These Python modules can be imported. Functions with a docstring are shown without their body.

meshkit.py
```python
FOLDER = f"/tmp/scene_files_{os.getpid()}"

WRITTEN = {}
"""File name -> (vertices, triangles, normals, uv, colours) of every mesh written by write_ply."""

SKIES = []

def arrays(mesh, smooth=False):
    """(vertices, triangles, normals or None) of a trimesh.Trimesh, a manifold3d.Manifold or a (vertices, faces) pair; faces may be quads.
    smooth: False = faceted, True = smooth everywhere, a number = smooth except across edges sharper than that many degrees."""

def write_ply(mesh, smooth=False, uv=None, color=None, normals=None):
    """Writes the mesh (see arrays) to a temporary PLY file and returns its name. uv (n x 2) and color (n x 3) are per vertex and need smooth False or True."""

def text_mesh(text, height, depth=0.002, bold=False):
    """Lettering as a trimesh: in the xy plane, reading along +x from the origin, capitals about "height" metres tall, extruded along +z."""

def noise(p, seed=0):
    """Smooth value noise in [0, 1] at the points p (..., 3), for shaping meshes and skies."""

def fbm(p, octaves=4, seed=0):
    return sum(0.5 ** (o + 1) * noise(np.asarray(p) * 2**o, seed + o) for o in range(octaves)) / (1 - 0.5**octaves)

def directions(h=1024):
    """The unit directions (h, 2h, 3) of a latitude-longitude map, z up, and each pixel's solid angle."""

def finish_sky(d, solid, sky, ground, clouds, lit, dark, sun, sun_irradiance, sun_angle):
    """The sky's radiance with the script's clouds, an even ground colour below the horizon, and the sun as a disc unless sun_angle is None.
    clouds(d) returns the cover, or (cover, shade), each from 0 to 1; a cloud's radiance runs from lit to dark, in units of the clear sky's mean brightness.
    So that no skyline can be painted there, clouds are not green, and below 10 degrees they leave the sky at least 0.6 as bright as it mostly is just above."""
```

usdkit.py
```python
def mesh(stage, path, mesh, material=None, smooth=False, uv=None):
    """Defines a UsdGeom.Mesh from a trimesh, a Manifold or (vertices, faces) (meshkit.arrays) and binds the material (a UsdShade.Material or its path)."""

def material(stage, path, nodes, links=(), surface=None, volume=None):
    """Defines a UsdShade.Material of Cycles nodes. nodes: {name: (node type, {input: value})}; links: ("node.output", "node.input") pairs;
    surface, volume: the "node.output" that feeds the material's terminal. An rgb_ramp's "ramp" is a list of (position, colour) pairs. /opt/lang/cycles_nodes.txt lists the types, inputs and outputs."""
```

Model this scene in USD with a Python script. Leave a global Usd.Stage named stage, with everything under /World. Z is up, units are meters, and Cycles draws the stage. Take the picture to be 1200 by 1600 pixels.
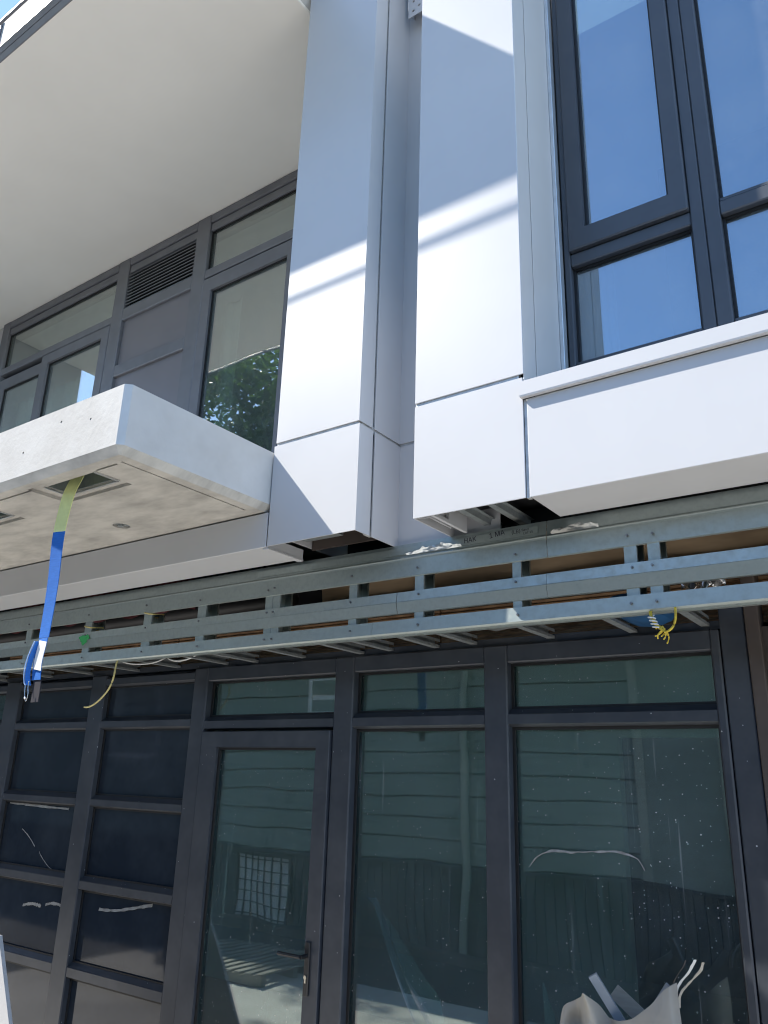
import math, random
import numpy as np
import trimesh
import manifold3d as m3
import shapely.geometry as sg
import usdkit, meshkit
from pxr import Usd, UsdGeom, UsdLux, UsdShade, Gf, Sdf, Vt

stage = Usd.Stage.CreateInMemory()
UsdGeom.SetStageUpAxis(stage, UsdGeom.Tokens.z)
UsdGeom.SetStageMetersPerUnit(stage, 1.0)
UsdGeom.Xform.Define(stage, '/World')
UsdGeom.Scope.Define(stage, '/World/Looks')
H = 2.0          # eye height above the alley; all coordinates below are relative to the eye, the ground is at -H

# ---------------------------------------------------------------- camera
cam = UsdGeom.Camera.Define(stage, '/World/camera')
R = [[0.81572621, 0.57772231, 0.0287693], [-0.16191586, 0.27580259, -0.94747886], [-0.55531432, 0.76822513, 0.31852181]]  # right, down, forward
m = Gf.Matrix4d(1)
for i, (row, s) in enumerate(((0, 1), (1, -1), (2, -1))):
    for j in range(3):
        m[i, j] = s * R[row][j]
m[3, 2] = H
cam.AddTransformOp().Set(m)
cam.CreateHorizontalApertureAttr(36.0)
cam.CreateVerticalApertureAttr(48.0)
cam.CreateFocalLengthAttr(36.0 * 1237.23 / 1200.0)
cam.CreateClippingRangeAttr(Gf.Vec2f(0.05, 5000.0))
cam.CreateExposureAttr(1.22)
cam.CreateFStopAttr(0.0)

# ---------------------------------------------------------------- sky and sun
SUN = np.array([-0.855, -0.435, 1.0]); SUN /= np.linalg.norm(SUN)
EL, ROT = math.asin(SUN[2]), math.atan2(SUN[0], SUN[1])
usdkit.material(stage, '/World/Looks/sky_look', {
    'sky': ('sky_texture', {'sky_type': 'single_scattering', 'sun_disc': False, 'sun_elevation': EL, 'sun_rotation': ROT, 'altitude': 20.0, 'air_density': 1.25, 'aerosol_density': 0.4, 'ozone_density': 6.0}),
    'bg': ('background_shader', {'strength': 0.13}),
}, [('sky.color', 'bg.color')], surface='bg.background')
dome = UsdLux.DomeLight.Define(stage, '/World/sky')
UsdShade.MaterialBindingAPI.Apply(dome.GetPrim()).Bind(UsdShade.Material.Get(stage, '/World/Looks/sky_look'))
dome.GetPrim().SetCustomDataByKey('kind', 'structure')
sun = UsdLux.DistantLight.Define(stage, '/World/sun')
sun.CreateNormalizeAttr(True); sun.CreateIntensityAttr(1.12); sun.CreateAngleAttr(0.6); sun.CreateColorAttr(Gf.Vec3f(1.0, 0.94, 0.84))
zax = SUN; xax = np.cross([0, 0, 1.0], zax); xax /= np.linalg.norm(xax); yax = np.cross(zax, xax)
sm = Gf.Matrix4d(1)
for i, a in enumerate((xax, yax, zax)):
    for j in range(3):
        sm[i, j] = float(a[j])
sun.AddTransformOp().Set(sm)

# ---------------------------------------------------------------- materials
MAT = {}
def pbr(name, color, rough=0.5, metal=0.0, var=0.0, var_scale=4.0, bump=0.0, bump_scale=30.0, spec=0.5, color2=None, stretch=(1, 1, 1), detail=4.0, lo=0.35, hi=0.65, rvar=0.0, coat=0.0, bdist=0.01):
    """Principled material; var mixes towards color2 (or a darker tone) by object-space noise; bump adds fine relief."""
    n = {'p': ('principled_bsdf', {'base_color': color, 'roughness': rough, 'metallic': metal, 'specular_ior_level': spec, 'coat_weight': coat})}
    l = []
    n['tc'] = ('geometry', {}); n['mp'] = ('mapping', {'scale': stretch}); l.append(('tc.position', 'mp.vector'))
    if var > 0 or color2 is not None:
        c2 = color2 if color2 is not None else tuple(c * (1 - var) for c in color)
        n['n'] = ('noise_texture', {'scale': var_scale, 'detail': detail, 'roughness': 0.6})
        n['r'] = ('map_range', {'from_min': lo, 'from_max': hi, 'to_min': 0.0, 'to_max': 1.0, 'clamp': True})
        n['m'] = ('mix', {'color1': color, 'color2': c2})
        l += [('mp.vector', 'n.vector'), ('n.fac', 'r.value'), ('r.result', 'm.fac'), ('m.color', 'p.base_color')]
        if rvar:
            n['rr'] = ('map_range', {'from_min': 0.3, 'from_max': 0.7, 'to_min': rough - rvar, 'to_max': rough + rvar, 'clamp': True})
            l += [('n.fac', 'rr.value'), ('rr.result', 'p.roughness')]
    if bump > 0:
        n['bn'] = ('noise_texture', {'scale': bump_scale, 'detail': 5.0, 'roughness': 0.6})
        n['b'] = ('bump', {'strength': bump, 'distance': bdist})
        l += [('mp.vector', 'bn.vector'), ('bn.fac', 'b.height'), ('b.normal', 'p.normal')]
    MAT[name] = usdkit.material(stage, '/World/Looks/' + name, n, l, surface='p.BSDF')

def glass(name, tint, f0, dust=0.0, wav=0.02, specks=False, haze=(0.6, 0.62, 0.62), mirror=(0.97, 1.0, 0.99)):
    """Window glass: tinted clear pane with a view-dependent mirror, light dust film, and dried splashes."""
    n = {'lw': ('layer_weight', {'blend': 0.5}), 'pw': ('math', {'math_type': 'power', 'value2': 5.0}),
         'fr': ('math', {'math_type': 'multiply_add', 'value2': 1 - f0, 'value3': f0}),
         'tr': ('transparent_bsdf', {'color': tint}), 'gl': ('glossy_bsdf', {'color': mirror, 'roughness': 0.012}),
         'mx': ('mix_closure', {}), 'g': ('geometry', {}),
         'wn': ('noise_texture', {'scale': 1.7, 'detail': 1.0}), 'b': ('bump', {'strength': wav, 'distance': 0.05}),
         'df': ('diffuse_bsdf', {'color': haze}), 'out': ('mix_closure', {}),
         'dn': ('noise_texture', {'scale': 3.0, 'detail': 5.0, 'roughness': 0.65}),
         'dm': ('map_range', {'from_min': 0.3, 'from_max': 0.75, 'to_min': dust * 0.4, 'to_max': dust * 1.6, 'clamp': True})}
    l = [('lw.facing', 'pw.value1'), ('pw.value', 'fr.value1'), ('fr.value', 'mx.fac'), ('tr.BSDF', 'mx.closure1'), ('gl.BSDF', 'mx.closure2'),
         ('g.position', 'wn.vector'), ('wn.fac', 'b.height'), ('b.normal', 'gl.normal'),
         ('mx.closure', 'out.closure1'), ('df.BSDF', 'out.closure2'), ('g.position', 'dn.vector'), ('dn.fac', 'dm.value')]
    if specks:
        n['vo'] = ('voronoi_texture', {'scale': 55.0, 'randomness': 1.0})
        n['sc'] = ('separate_color', {})
        n['sz'] = ('map_range', {'from_min': 0.60, 'from_max': 1.0, 'to_min': -0.01, 'to_max': 0.17, 'clamp': False})
        n['lt'] = ('math', {'math_type': 'less_than'})
        # streaks of dried drips
        n['mp'] = ('mapping', {'scale': (55.0, 55.0, 1.3)})
        n['v2'] = ('noise_texture', {'scale': 1.0, 'detail': 2.0})
        n['d2'] = ('map_range', {'from_min': 0.64, 'from_max': 0.78, 'to_min': 0.0, 'to_max': 0.16, 'clamp': True})
        n['cl'] = ('noise_texture', {'scale': 1.6, 'detail': 2.0})
        n['cm'] = ('map_range', {'from_min': 0.35, 'from_max': 0.6, 'to_min': 0.28, 'to_max': 0.75, 'clamp': True})
        n['mu'] = ('math', {'math_type': 'multiply'})
        n['a1'] = ('math', {'math_type': 'maximum'}); n['a2'] = ('math', {'math_type': 'maximum'})
        l += [('g.position', 'vo.vector'), ('vo.color', 'sc.color'), ('sc.r', 'sz.value'), ('vo.distance', 'lt.value1'), ('sz.result', 'lt.value2'),
              ('g.position', 'mp.vector'), ('mp.vector', 'v2.vector'), ('v2.fac', 'd2.value'),
              ('g.position', 'cl.vector'), ('cl.fac', 'cm.value'), ('lt.value', 'mu.value1'), ('cm.result', 'mu.value2'),
              ('mu.value', 'a1.value1'), ('d2.result', 'a1.value2'), ('a1.value', 'a2.value1'), ('dm.result', 'a2.value2'), ('a2.value', 'out.fac')]
    else:
        l += [('dm.result', 'out.fac')]
    MAT[name] = usdkit.material(stage, '/World/Looks/' + name, n, l, surface='out.closure')

def speckled(name, color, rough=0.45):
    """Powder coated aluminium with dust and dried splashes."""
    n = {'g': ('geometry', {}), 'p': ('principled_bsdf', {'roughness': rough, 'specular_ior_level': 0.5}),
         'dn': ('noise_texture', {'scale': 5.0, 'detail': 6.0, 'roughness': 0.7}), 'dr': ('map_range', {'from_min': 0.4, 'from_max': 0.8, 'to_min': 0.0, 'to_max': 0.22, 'clamp': True}),
         'm1': ('mix', {'color1': color, 'color2': (0.15, 0.155, 0.165)}),
         'vo': ('voronoi_texture', {'scale': 38.0}), 'sc': ('separate_color', {}), 'sz': ('map_range', {'from_min': 0.82, 'from_max': 1.0, 'to_min': -0.03, 'to_max': 0.13, 'clamp': False}),
         'lt': ('math', {'math_type': 'less_than'}), 'm2': ('mix', {'color2': (0.42, 0.43, 0.44)})}
    l = [('g.position', 'dn.vector'), ('dn.fac', 'dr.value'), ('dr.result', 'm1.fac'), ('g.position', 'vo.vector'), ('vo.color', 'sc.color'), ('sc.r', 'sz.value'),
         ('vo.distance', 'lt.value1'), ('sz.result', 'lt.value2'), ('m1.color', 'm2.color1'), ('lt.value', 'm2.fac'), ('m2.color', 'p.base_color')]
    MAT[name] = usdkit.material(stage, '/World/Looks/' + name, n, l, surface='p.BSDF')

pbr('white_panel', (0.51, 0.515, 0.532), 0.33, var=0.04, var_scale=1.5, bump=0.02, bump_scale=2.5, spec=0.5, bdist=0.02)
pbr('panel_channel', (0.55, 0.56, 0.56), 0.45, metal=0.4, var=0.3, var_scale=20)
pbr('panel_core', (0.12, 0.12, 0.125), 0.6)
pbr('grey_jamb', (0.57, 0.555, 0.54), 0.42, var=0.04, var_scale=2)
pbr('mill_aluminium', (0.75, 0.77, 0.78), 0.35, metal=0.8, var=0.15, var_scale=9)
pbr('soffit_paint', (0.90, 0.875, 0.815), 0.85, var=0.05, var_scale=0.9, bump=0.15, bump_scale=60, spec=0.2, bdist=0.003)
pbr('painted_concrete', (0.54, 0.535, 0.52), 0.8, color2=(0.47, 0.46, 0.44), var_scale=3.0, bump=0.3, bump_scale=38, spec=0.25, bdist=0.006)
pbr('bare_concrete', (0.51, 0.49, 0.45), 0.85, color2=(0.33, 0.318, 0.295), var_scale=3.8, stretch=(1, 2.3, 1), detail=7, bump=0.35, bump_scale=11, spec=0.2, bdist=0.008, lo=0.38, hi=0.68)
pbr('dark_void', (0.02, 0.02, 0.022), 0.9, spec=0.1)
speckled('frame_dark', (0.026, 0.031, 0.041), 0.42)
pbr('frame_bronze', (0.15, 0.155, 0.175), 0.45, var=0.12, var_scale=6)
pbr('bay_frame', (0.055, 0.062, 0.075), 0.42, var=0.12, var_scale=6)
pbr('gasket', (0.008, 0.008, 0.009), 0.6)
pbr('panel_dark', (0.17, 0.165, 0.185), 0.35, var=0.06, var_scale=2)
pbr('galvanised', (0.37, 0.415, 0.40), 0.42, metal=0.7, color2=(0.335, 0.375, 0.362), var_scale=45, detail=6, rvar=0.08, bump=0.06, bump_scale=9, bdist=0.01)
pbr('galvanised_dull', (0.40, 0.43, 0.435), 0.5, metal=0.75, color2=(0.28, 0.30, 0.305), var_scale=18, detail=6, rvar=0.08)
pbr('screw_steel', (0.25, 0.25, 0.26), 0.4, metal=0.9)
pbr('plywood', (0.38, 0.29, 0.195), 0.75, color2=(0.26, 0.195, 0.13), var_scale=2.2, stretch=(1, 6, 6), detail=6, spec=0.2)
pbr('metal_lath', (0.40, 0.25, 0.14), 0.7, color2=(0.2, 0.12, 0.07), var_scale=9, stretch=(1, 1, 5), spec=0.2)
pbr('membrane', (0.022, 0.022, 0.025), 0.6, var=0.4, var_scale=5)
pbr('red_membrane', (0.13, 0.028, 0.03), 0.7, var=0.4, var_scale=12)
pbr('foil', (0.42, 0.44, 0.44), 0.35, metal=0.7, color2=(0.2, 0.2, 0.19), var_scale=4, bump=0.5, bump_scale=8, bdist=0.03)
pbr('foil_bright', (0.6, 0.64, 0.65), 0.32, metal=0.8, color2=(0.4, 0.43, 0.44), var_scale=9)
pbr('strap_blue', (0.03, 0.155, 0.52), 0.75, var=0.15, var_scale=40, stretch=(1, 1, 4), bump=0.3, bump_scale=300, bdist=0.001, spec=0.2)
pbr('strap_yellow', (0.80, 0.82, 0.36), 0.75, var=0.2, var_scale=9, bump=0.3, bump_scale=300, bdist=0.001, spec=0.2)
pbr('strap_edge', (0.45, 0.60, 0.85), 0.75)
pbr('label_white', (0.80, 0.80, 0.80), 0.6, var=0.06, var_scale=30)
pbr('strap_black', (0.016, 0.015, 0.024), 0.8)
pbr('bright_steel', (0.7, 0.7, 0.72), 0.2, metal=1.0)
pbr('cable_yellow', (0.50, 0.42, 0.17), 0.5)
pbr('cable_white', (0.6, 0.6, 0.58), 0.5)
pbr('twine_yellow', (0.68, 0.50, 0.05), 0.7, var=0.4, var_scale=60)
pbr('blue_sheet', (0.02, 0.09, 0.22), 0.4, var=0.4, var_scale=9)
pbr('green_paint', (0.03, 0.36, 0.10), 0.6, var=0.2, var_scale=40)
pbr('marker_ink', (0.035, 0.035, 0.05), 0.6)
pbr('black_metal', (0.012, 0.012, 0.013), 0.38)
pbr('brass', (0.62, 0.58, 0.48), 0.3, metal=1.0)
pbr('bag_fabric', (0.30, 0.287, 0.258), 0.8, var=0.12, var_scale=6, bump=0.25, bump_scale=140, bdist=0.002, spec=0.2)
pbr('board_wood', (0.24, 0.26, 0.28), 0.6, var=0.15, var_scale=6)
pbr('board_pale', (0.36, 0.335, 0.285), 0.7, var=0.2, var_scale=8, stretch=(1, 1, 6))
pbr('brown_wall', (0.075, 0.058, 0.05), 0.7, var=0.4, var_scale=3)
pbr('gypsum', (0.42, 0.44, 0.42), 0.85, var=0.06, var_scale=2)
pbr('gypsum_light', (0.60, 0.61, 0.58), 0.85, var=0.06, var_scale=2)
pbr('interior_dark', (0.10, 0.105, 0.105), 0.85, var=0.2, var_scale=2)
pbr('curtain', (0.62, 0.62, 0.58), 0.8, var=0.05, var_scale=3)
pbr('siding_green', (0.22, 0.275, 0.26), 0.6, var=0.1, var_scale=2, stretch=(1, 1, 8))
pbr('siding_pale', (0.36, 0.40, 0.36), 0.6, var=0.1, var_scale=2, stretch=(1, 1, 8))
pbr('skirt_wood', (0.075, 0.085, 0.09), 0.7, color2=(0.03, 0.035, 0.04), var_scale=7, stretch=(3, 3, 0.4))
pbr('trim_white', (0.72, 0.74, 0.76), 0.5)
pbr('roof_shingle', (0.07, 0.07, 0.075), 0.9, var=0.4, var_scale=14)
pbr('bark', (0.10, 0.075, 0.055), 0.9, var=0.4, var_scale=8, bump=0.6, bump_scale=12)
pbr('gravel_dark', (0.12, 0.12, 0.12), 0.9, color2=(0.055, 0.055, 0.058), var_scale=30, detail=8, bump=0.8, bump_scale=60, bdist=0.02)
pbr('paving', (0.70, 0.68, 0.64), 0.85, color2=(0.54, 0.52, 0.49), var_scale=1.3, detail=7, bump=0.3, bump_scale=45, bdist=0.006)
pbr('earth', (0.26, 0.24, 0.20), 0.95, var=0.4, var_scale=0.8)
pbr('scrap', (0.34, 0.33, 0.31), 0.6, var=0.4, var_scale=30)
pbr('tarp', (0.40, 0.41, 0.43), 0.5, var=0.06, var_scale=8)
glass('glass_store', (0.62, 0.80, 0.78), 0.12, dust=0.02, wav=0.05, specks=True)
glass('glass_upper', (0.66, 0.76, 0.73), 0.32, dust=0.05, wav=0.03)
glass('glass_bay', (0.45, 0.58, 0.64), 0.26, dust=0.055, wav=0.03, haze=(0.75, 0.78, 0.8), mirror=(0.76, 0.88, 0.98))
# dark opaque glazed infill
MAT['infill_glass'] = usdkit.material(stage, '/World/Looks/infill_glass', {
    'g': ('geometry', {}), 'n': ('noise_texture', {'scale': 1.3, 'detail': 2.0}), 'b': ('bump', {'strength': 0.05, 'distance': 0.05}),
    'dn': ('noise_texture', {'scale': 2.2, 'detail': 6.0, 'roughness': 0.7}), 'r': ('map_range', {'from_min': 0.4, 'from_max': 0.75, 'to_min': 0.0, 'to_max': 1.0, 'clamp': True}),
    'm': ('mix', {'color1': (0.014, 0.020, 0.030), 'color2': (0.028, 0.036, 0.048)}),
    'p': ('principled_bsdf', {'roughness': 0.06, 'specular_ior_level': 0.32})},
    [('g.position', 'n.vector'), ('n.fac', 'b.height'), ('b.normal', 'p.normal'), ('g.position', 'dn.vector'), ('dn.fac', 'r.value'), ('r.result', 'm.fac'), ('m.color', 'p.base_color')], surface='p.BSDF')
# clear plastic film
MAT['film'] = usdkit.material(stage, '/World/Looks/film', {
    't': ('transparent_bsdf', {'color': (0.95, 0.97, 0.97)}), 'd': ('principled_bsdf', {'base_color': (0.45, 0.46, 0.45), 'roughness': 0.35}), 'x': ('mix_closure', {'fac': 0.12})},
    [('t.BSDF', 'x.closure1'), ('d.BSDF', 'x.closure2')], surface='x.closure')
MAT['leaf'] = usdkit.material(stage, '/World/Looks/leaf', {
    'g': ('geometry', {}), 'c': ('rgb_ramp', {'ramp': [(0.0, (0.06, 0.12, 0.02)), (0.6, (0.16, 0.26, 0.05)), (1.0, (0.40, 0.44, 0.12))]}),
    'd': ('principled_bsdf', {'roughness': 0.45}), 't': ('translucent_bsdf', {}), 'x': ('mix_closure', {'fac': 0.6})},
    [('g.random_per_island', 'c.fac'), ('c.color', 'd.base_color'), ('c.color', 't.color'), ('d.BSDF', 'x.closure1'), ('t.BSDF', 'x.closure2')], surface='x.closure')

MAT['brick'] = usdkit.material(stage, '/World/Looks/brick', {
    'g': ('geometry', {}), 'mp': ('mapping', {'rotation': (1.5708, 0.0, 1.5708)}), 'b': ('brick_texture', {'color1': (0.22, 0.10, 0.07), 'color2': (0.30, 0.15, 0.10), 'mortar': (0.35, 0.33, 0.30), 'scale': 4.0, 'mortar_size': 0.02}),
    'p': ('principled_bsdf', {'roughness': 0.85})}, [('g.position', 'mp.vector'), ('mp.vector', 'b.vector'), ('b.color', 'p.base_color')], surface='p.BSDF')

# ---------------------------------------------------------------- mesh helpers
COUNT = {}
def numbered(parent, name):
    k = COUNT.get((parent, name), 0); COUNT[(parent, name)] = k + 1
    return f'{parent}/{name}' + (f'_{k:03d}' if k else '')

def VF(mesh):
    v, f, _ = meshkit.arrays(mesh)
    return np.asarray(v, float), np.asarray(f)

def box(x0, x1, y0, y1, z0, z1):
    b = trimesh.creation.box(extents=[abs(x1 - x0), abs(y1 - y0), abs(z1 - z0)])
    b.apply_translation([(x0 + x1) / 2, (y0 + y1) / 2, (z0 + z1) / 2])
    return b

def cbox(x0, x1, y0, y1, z0, z1, c=0.003):
    """Box with small chamfers on every edge."""
    x0, x1 = sorted((x0, x1)); y0, y1 = sorted((y0, y1)); z0, z1 = sorted((z0, z1))
    c = min(c, (x1 - x0) * .45, (y1 - y0) * .45, (z1 - z0) * .45)
    P = []
    for X, sx in ((x0, 1), (x1, -1)):
        for Y, sy in ((y0, 1), (y1, -1)):
            for Z, sz in ((z0, 1), (z1, -1)):
                P += [(X, Y + sy * c, Z + sz * c), (X + sx * c, Y, Z + sz * c), (X + sx * c, Y + sy * c, Z)]
    return m3.Manifold.hull_points(np.array(P))

def extr_x(poly, x0, x1):
    """Profile given as (y, z) points, swept along x."""
    t = trimesh.creation.extrude_polygon(sg.Polygon(poly).buffer(0), x1 - x0, engine='earcut')
    v = t.vertices.copy()
    t.vertices = np.column_stack([v[:, 2] + x0, v[:, 0], v[:, 1]])
    return t

def extr_y(poly, y0, y1):
    """Profile given as (x, z), swept along y."""
    t = trimesh.creation.extrude_polygon(sg.Polygon(poly).buffer(0), y1 - y0, engine='earcut')
    v = t.vertices.copy()
    t.vertices = np.column_stack([v[:, 0], y1 - v[:, 2], v[:, 1]])
    return t

def extr_z(poly, z0, z1):
    t = trimesh.creation.extrude_polygon(sg.Polygon(poly).buffer(0), z1 - z0, engine='earcut')
    t.apply_translation([0, 0, z0])
    return t

def sheet(path, t):
    """Folded sheet profile: a polyline thickened by t."""
    return list(sg.LineString(path).buffer(t / 2, cap_style=2, join_style=2).exterior.coords)[:-1]

def cat(*ms):
    vs, fs, n = [], [], 0
    for x in ms:
        v, f = VF(x); vs.append(v); fs.append(f + n); n += len(v)
    return np.vstack(vs), np.vstack(fs)

def tube(points, r, sides=8):
    p = np.asarray(points, float)
    t = np.gradient(p, axis=0); t /= np.linalg.norm(t, axis=1, keepdims=True) + 1e-12
    a = np.cross(t, np.where(np.abs(t[:, 2:]) < 0.9, [0, 0, 1.0], [1.0, 0, 0])); a /= np.linalg.norm(a, axis=1, keepdims=True) + 1e-12
    b, ang = np.cross(t, a), np.arange(sides) * 2 * np.pi / sides
    rr = np.broadcast_to(r, (len(p),))
    v = p[:, None] + rr[:, None, None] * (np.cos(ang)[None, :, None] * a[:, None] + np.sin(ang)[None, :, None] * b[:, None])
    i, j = np.meshgrid(np.arange(len(p) - 1), np.arange(sides), indexing='ij')
    q = np.stack([i * sides + j, i * sides + (j + 1) % sides, (i + 1) * sides + (j + 1) % sides, (i + 1) * sides + j], -1).reshape(-1, 4)
    f = np.vstack([q[:, [0, 1, 2]], q[:, [0, 2, 3]]])
    n = len(p) * sides
    v = np.vstack([v.reshape(-1, 3), p[:1], p[-1:]])
    k = np.arange(sides)
    f = np.vstack([f, np.stack([np.full(sides, n), (k + 1) % sides, k], 1), np.stack([np.full(sides, n + 1), n - sides + k, n - sides + (k + 1) % sides], 1)])
    return v, f

def spline(pts, n=40):
    from scipy.interpolate import CubicSpline
    p = np.asarray(pts, float); s = np.r_[0, np.cumsum(np.linalg.norm(np.diff(p, axis=0), axis=1))]
    return CubicSpline(s, p)(np.linspace(0, s[-1], n))

def cyl(c, r, h, axis=(0, 0, 1), sides=20):
    t = trimesh.creation.cylinder(radius=r, height=h, sections=sides)
    t.apply_transform(trimesh.geometry.align_vectors([0, 0, 1], axis)); t.apply_translation(c)
    return t

def ribbon(path, width_dirs, widths, thick=0.003):
    """A closed strip of given width along a path; width_dirs are unit vectors across it."""
    p, w = np.asarray(path, float), np.asarray(width_dirs, float)
    w = np.broadcast_to(w, p.shape); ww = np.broadcast_to(widths, (len(p),))[:, None] / 2
    t = np.gradient(p, axis=0); t /= np.linalg.norm(t, axis=1, keepdims=True)
    nn = np.cross(t, w); nn /= np.linalg.norm(nn, axis=1, keepdims=True); nn *= thick / 2
    rings = np.stack([p - w * ww - nn, p + w * ww - nn, p + w * ww + nn, p - w * ww + nn], 1)
    v = rings.reshape(-1, 3); f = []
    for i in range(len(p) - 1):
        for k in range(4):
            a, b, c, d = i * 4 + k, i * 4 + (k + 1) % 4, (i + 1) * 4 + (k + 1) % 4, (i + 1) * 4 + k
            f += [(a, b, c), (a, c, d)]
    e = (len(p) - 1) * 4
    f += [(0, 2, 1), (0, 3, 2), (e, e + 1, e + 2), (e, e + 2, e + 3)]
    return v, np.array(f)

def sheet_grid(fn, nu, nv, thick=0.004):
    """A thick curved sheet from fn(u, v) -> point arrays."""
    u, v = np.meshgrid(np.linspace(0, 1, nu), np.linspace(0, 1, nv), indexing='ij')
    P = fn(u, v)
    du = np.gradient(P, axis=0); dv = np.gradient(P, axis=1)
    N = np.cross(du, dv); N /= np.linalg.norm(N, axis=-1, keepdims=True) + 1e-12
    A, B = P.reshape(-1, 3), (P - N * thick).reshape(-1, 3)
    idx = np.arange(nu * nv).reshape(nu, nv)
    q = np.stack([idx[:-1, :-1], idx[1:, :-1], idx[1:, 1:], idx[:-1, 1:]], -1).reshape(-1, 4)
    f = np.vstack([q[:, [0, 1, 2]], q[:, [0, 2, 3]]]); g = f[:, ::-1] + nu * nv
    edge = np.r_[idx[0, :], idx[1:, -1], idx[-1, -2::-1], idx[-2:0:-1, 0]]
    e2 = np.roll(edge, -1); o = nu * nv
    s = np.vstack([np.stack([edge, e2, e2 + o], 1), np.stack([edge, e2 + o, edge + o], 1)])
    return np.vstack([A, B]), np.vstack([f, g, s])

class Thing:
    def __init__(self, name, label, category, loc=(0, 0, 0), group=None, kind=None):
        self.loc = np.array(loc, float)
        self.path = numbered('/World', name)
        x = UsdGeom.Xform.Define(stage, self.path)
        x.AddTranslateOp().Set(Gf.Vec3d(float(loc[0]), float(loc[1]), float(loc[2]) + H))
        tag(x.GetPrim(), label, category, group, kind)
    def part(self, name, mesh, mat, label=None, under=None, smooth=False, kind=None):
        p = numbered(under or self.path, name)
        v, f, = VF(mesh)
        usdkit.mesh(stage, p, (v - self.loc, f), MAT[mat], smooth=smooth)
        if label: stage.GetPrimAtPath(p).SetCustomDataByKey('label', label)
        if kind: stage.GetPrimAtPath(p).SetCustomDataByKey('kind', kind)
        return p

def tag(prim, label=None, category=None, group=None, kind=None):
    for k, v in (('label', label), ('category', category), ('group', group), ('kind', kind)):
        if v: prim.SetCustomDataByKey(k, v)

def single(name, mesh, mat, label=None, category=None, group=None, kind=None, smooth=False):
    p = numbered('/World', name)
    v, f = VF(mesh)
    usdkit.mesh(stage, p, (v + [0, 0, H], f), MAT[mat], smooth=smooth)
    tag(stage.GetPrimAtPath(p), label, category, group, kind)
    return p

rng = np.random.default_rng(7)
random.seed(7)

# ---------------------------------------------------------------- planes (metres from the eye; y grows into the building)
G = -H
YF, YS, YG, YW, YB, YR = 2.606, 2.904, 3.30, 3.63, 3.05, 2.935     # cladding face, steel frame, shopfront, balcony windows, bay window, recess between piers
ZP, ZS = 1.025, 1.545                                              # cladding bottom edge, cladding joint

# ---------------------------------------------------------------- ground
single('ground', box(-400, 400, -400, 400, G - 0.5, G - 0.02), 'earth', 'bare earth and gravel stretching away behind the alley', 'ground', kind='structure')
single('gravel_strip', box(-24, 6, -2.2, -0.65, G + 0.0005, G + 0.006), 'gravel_dark', 'strip of dark gravel along the foot of the house across the alley', 'gravel', kind='structure')
single('asphalt_patch', box(-24, -8.4, -0.645, 1.7, G + 0.0005, G + 0.006), 'gravel_dark', 'patch of dark asphalt in the alley at far left', 'asphalt', kind='structure')
single('alley_paving', box(-30, 14, -2.35, 3.28, G - 0.019, G), 'paving', 'pale concrete paving of the alley in front of the building', 'paving', kind='structure')

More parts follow.
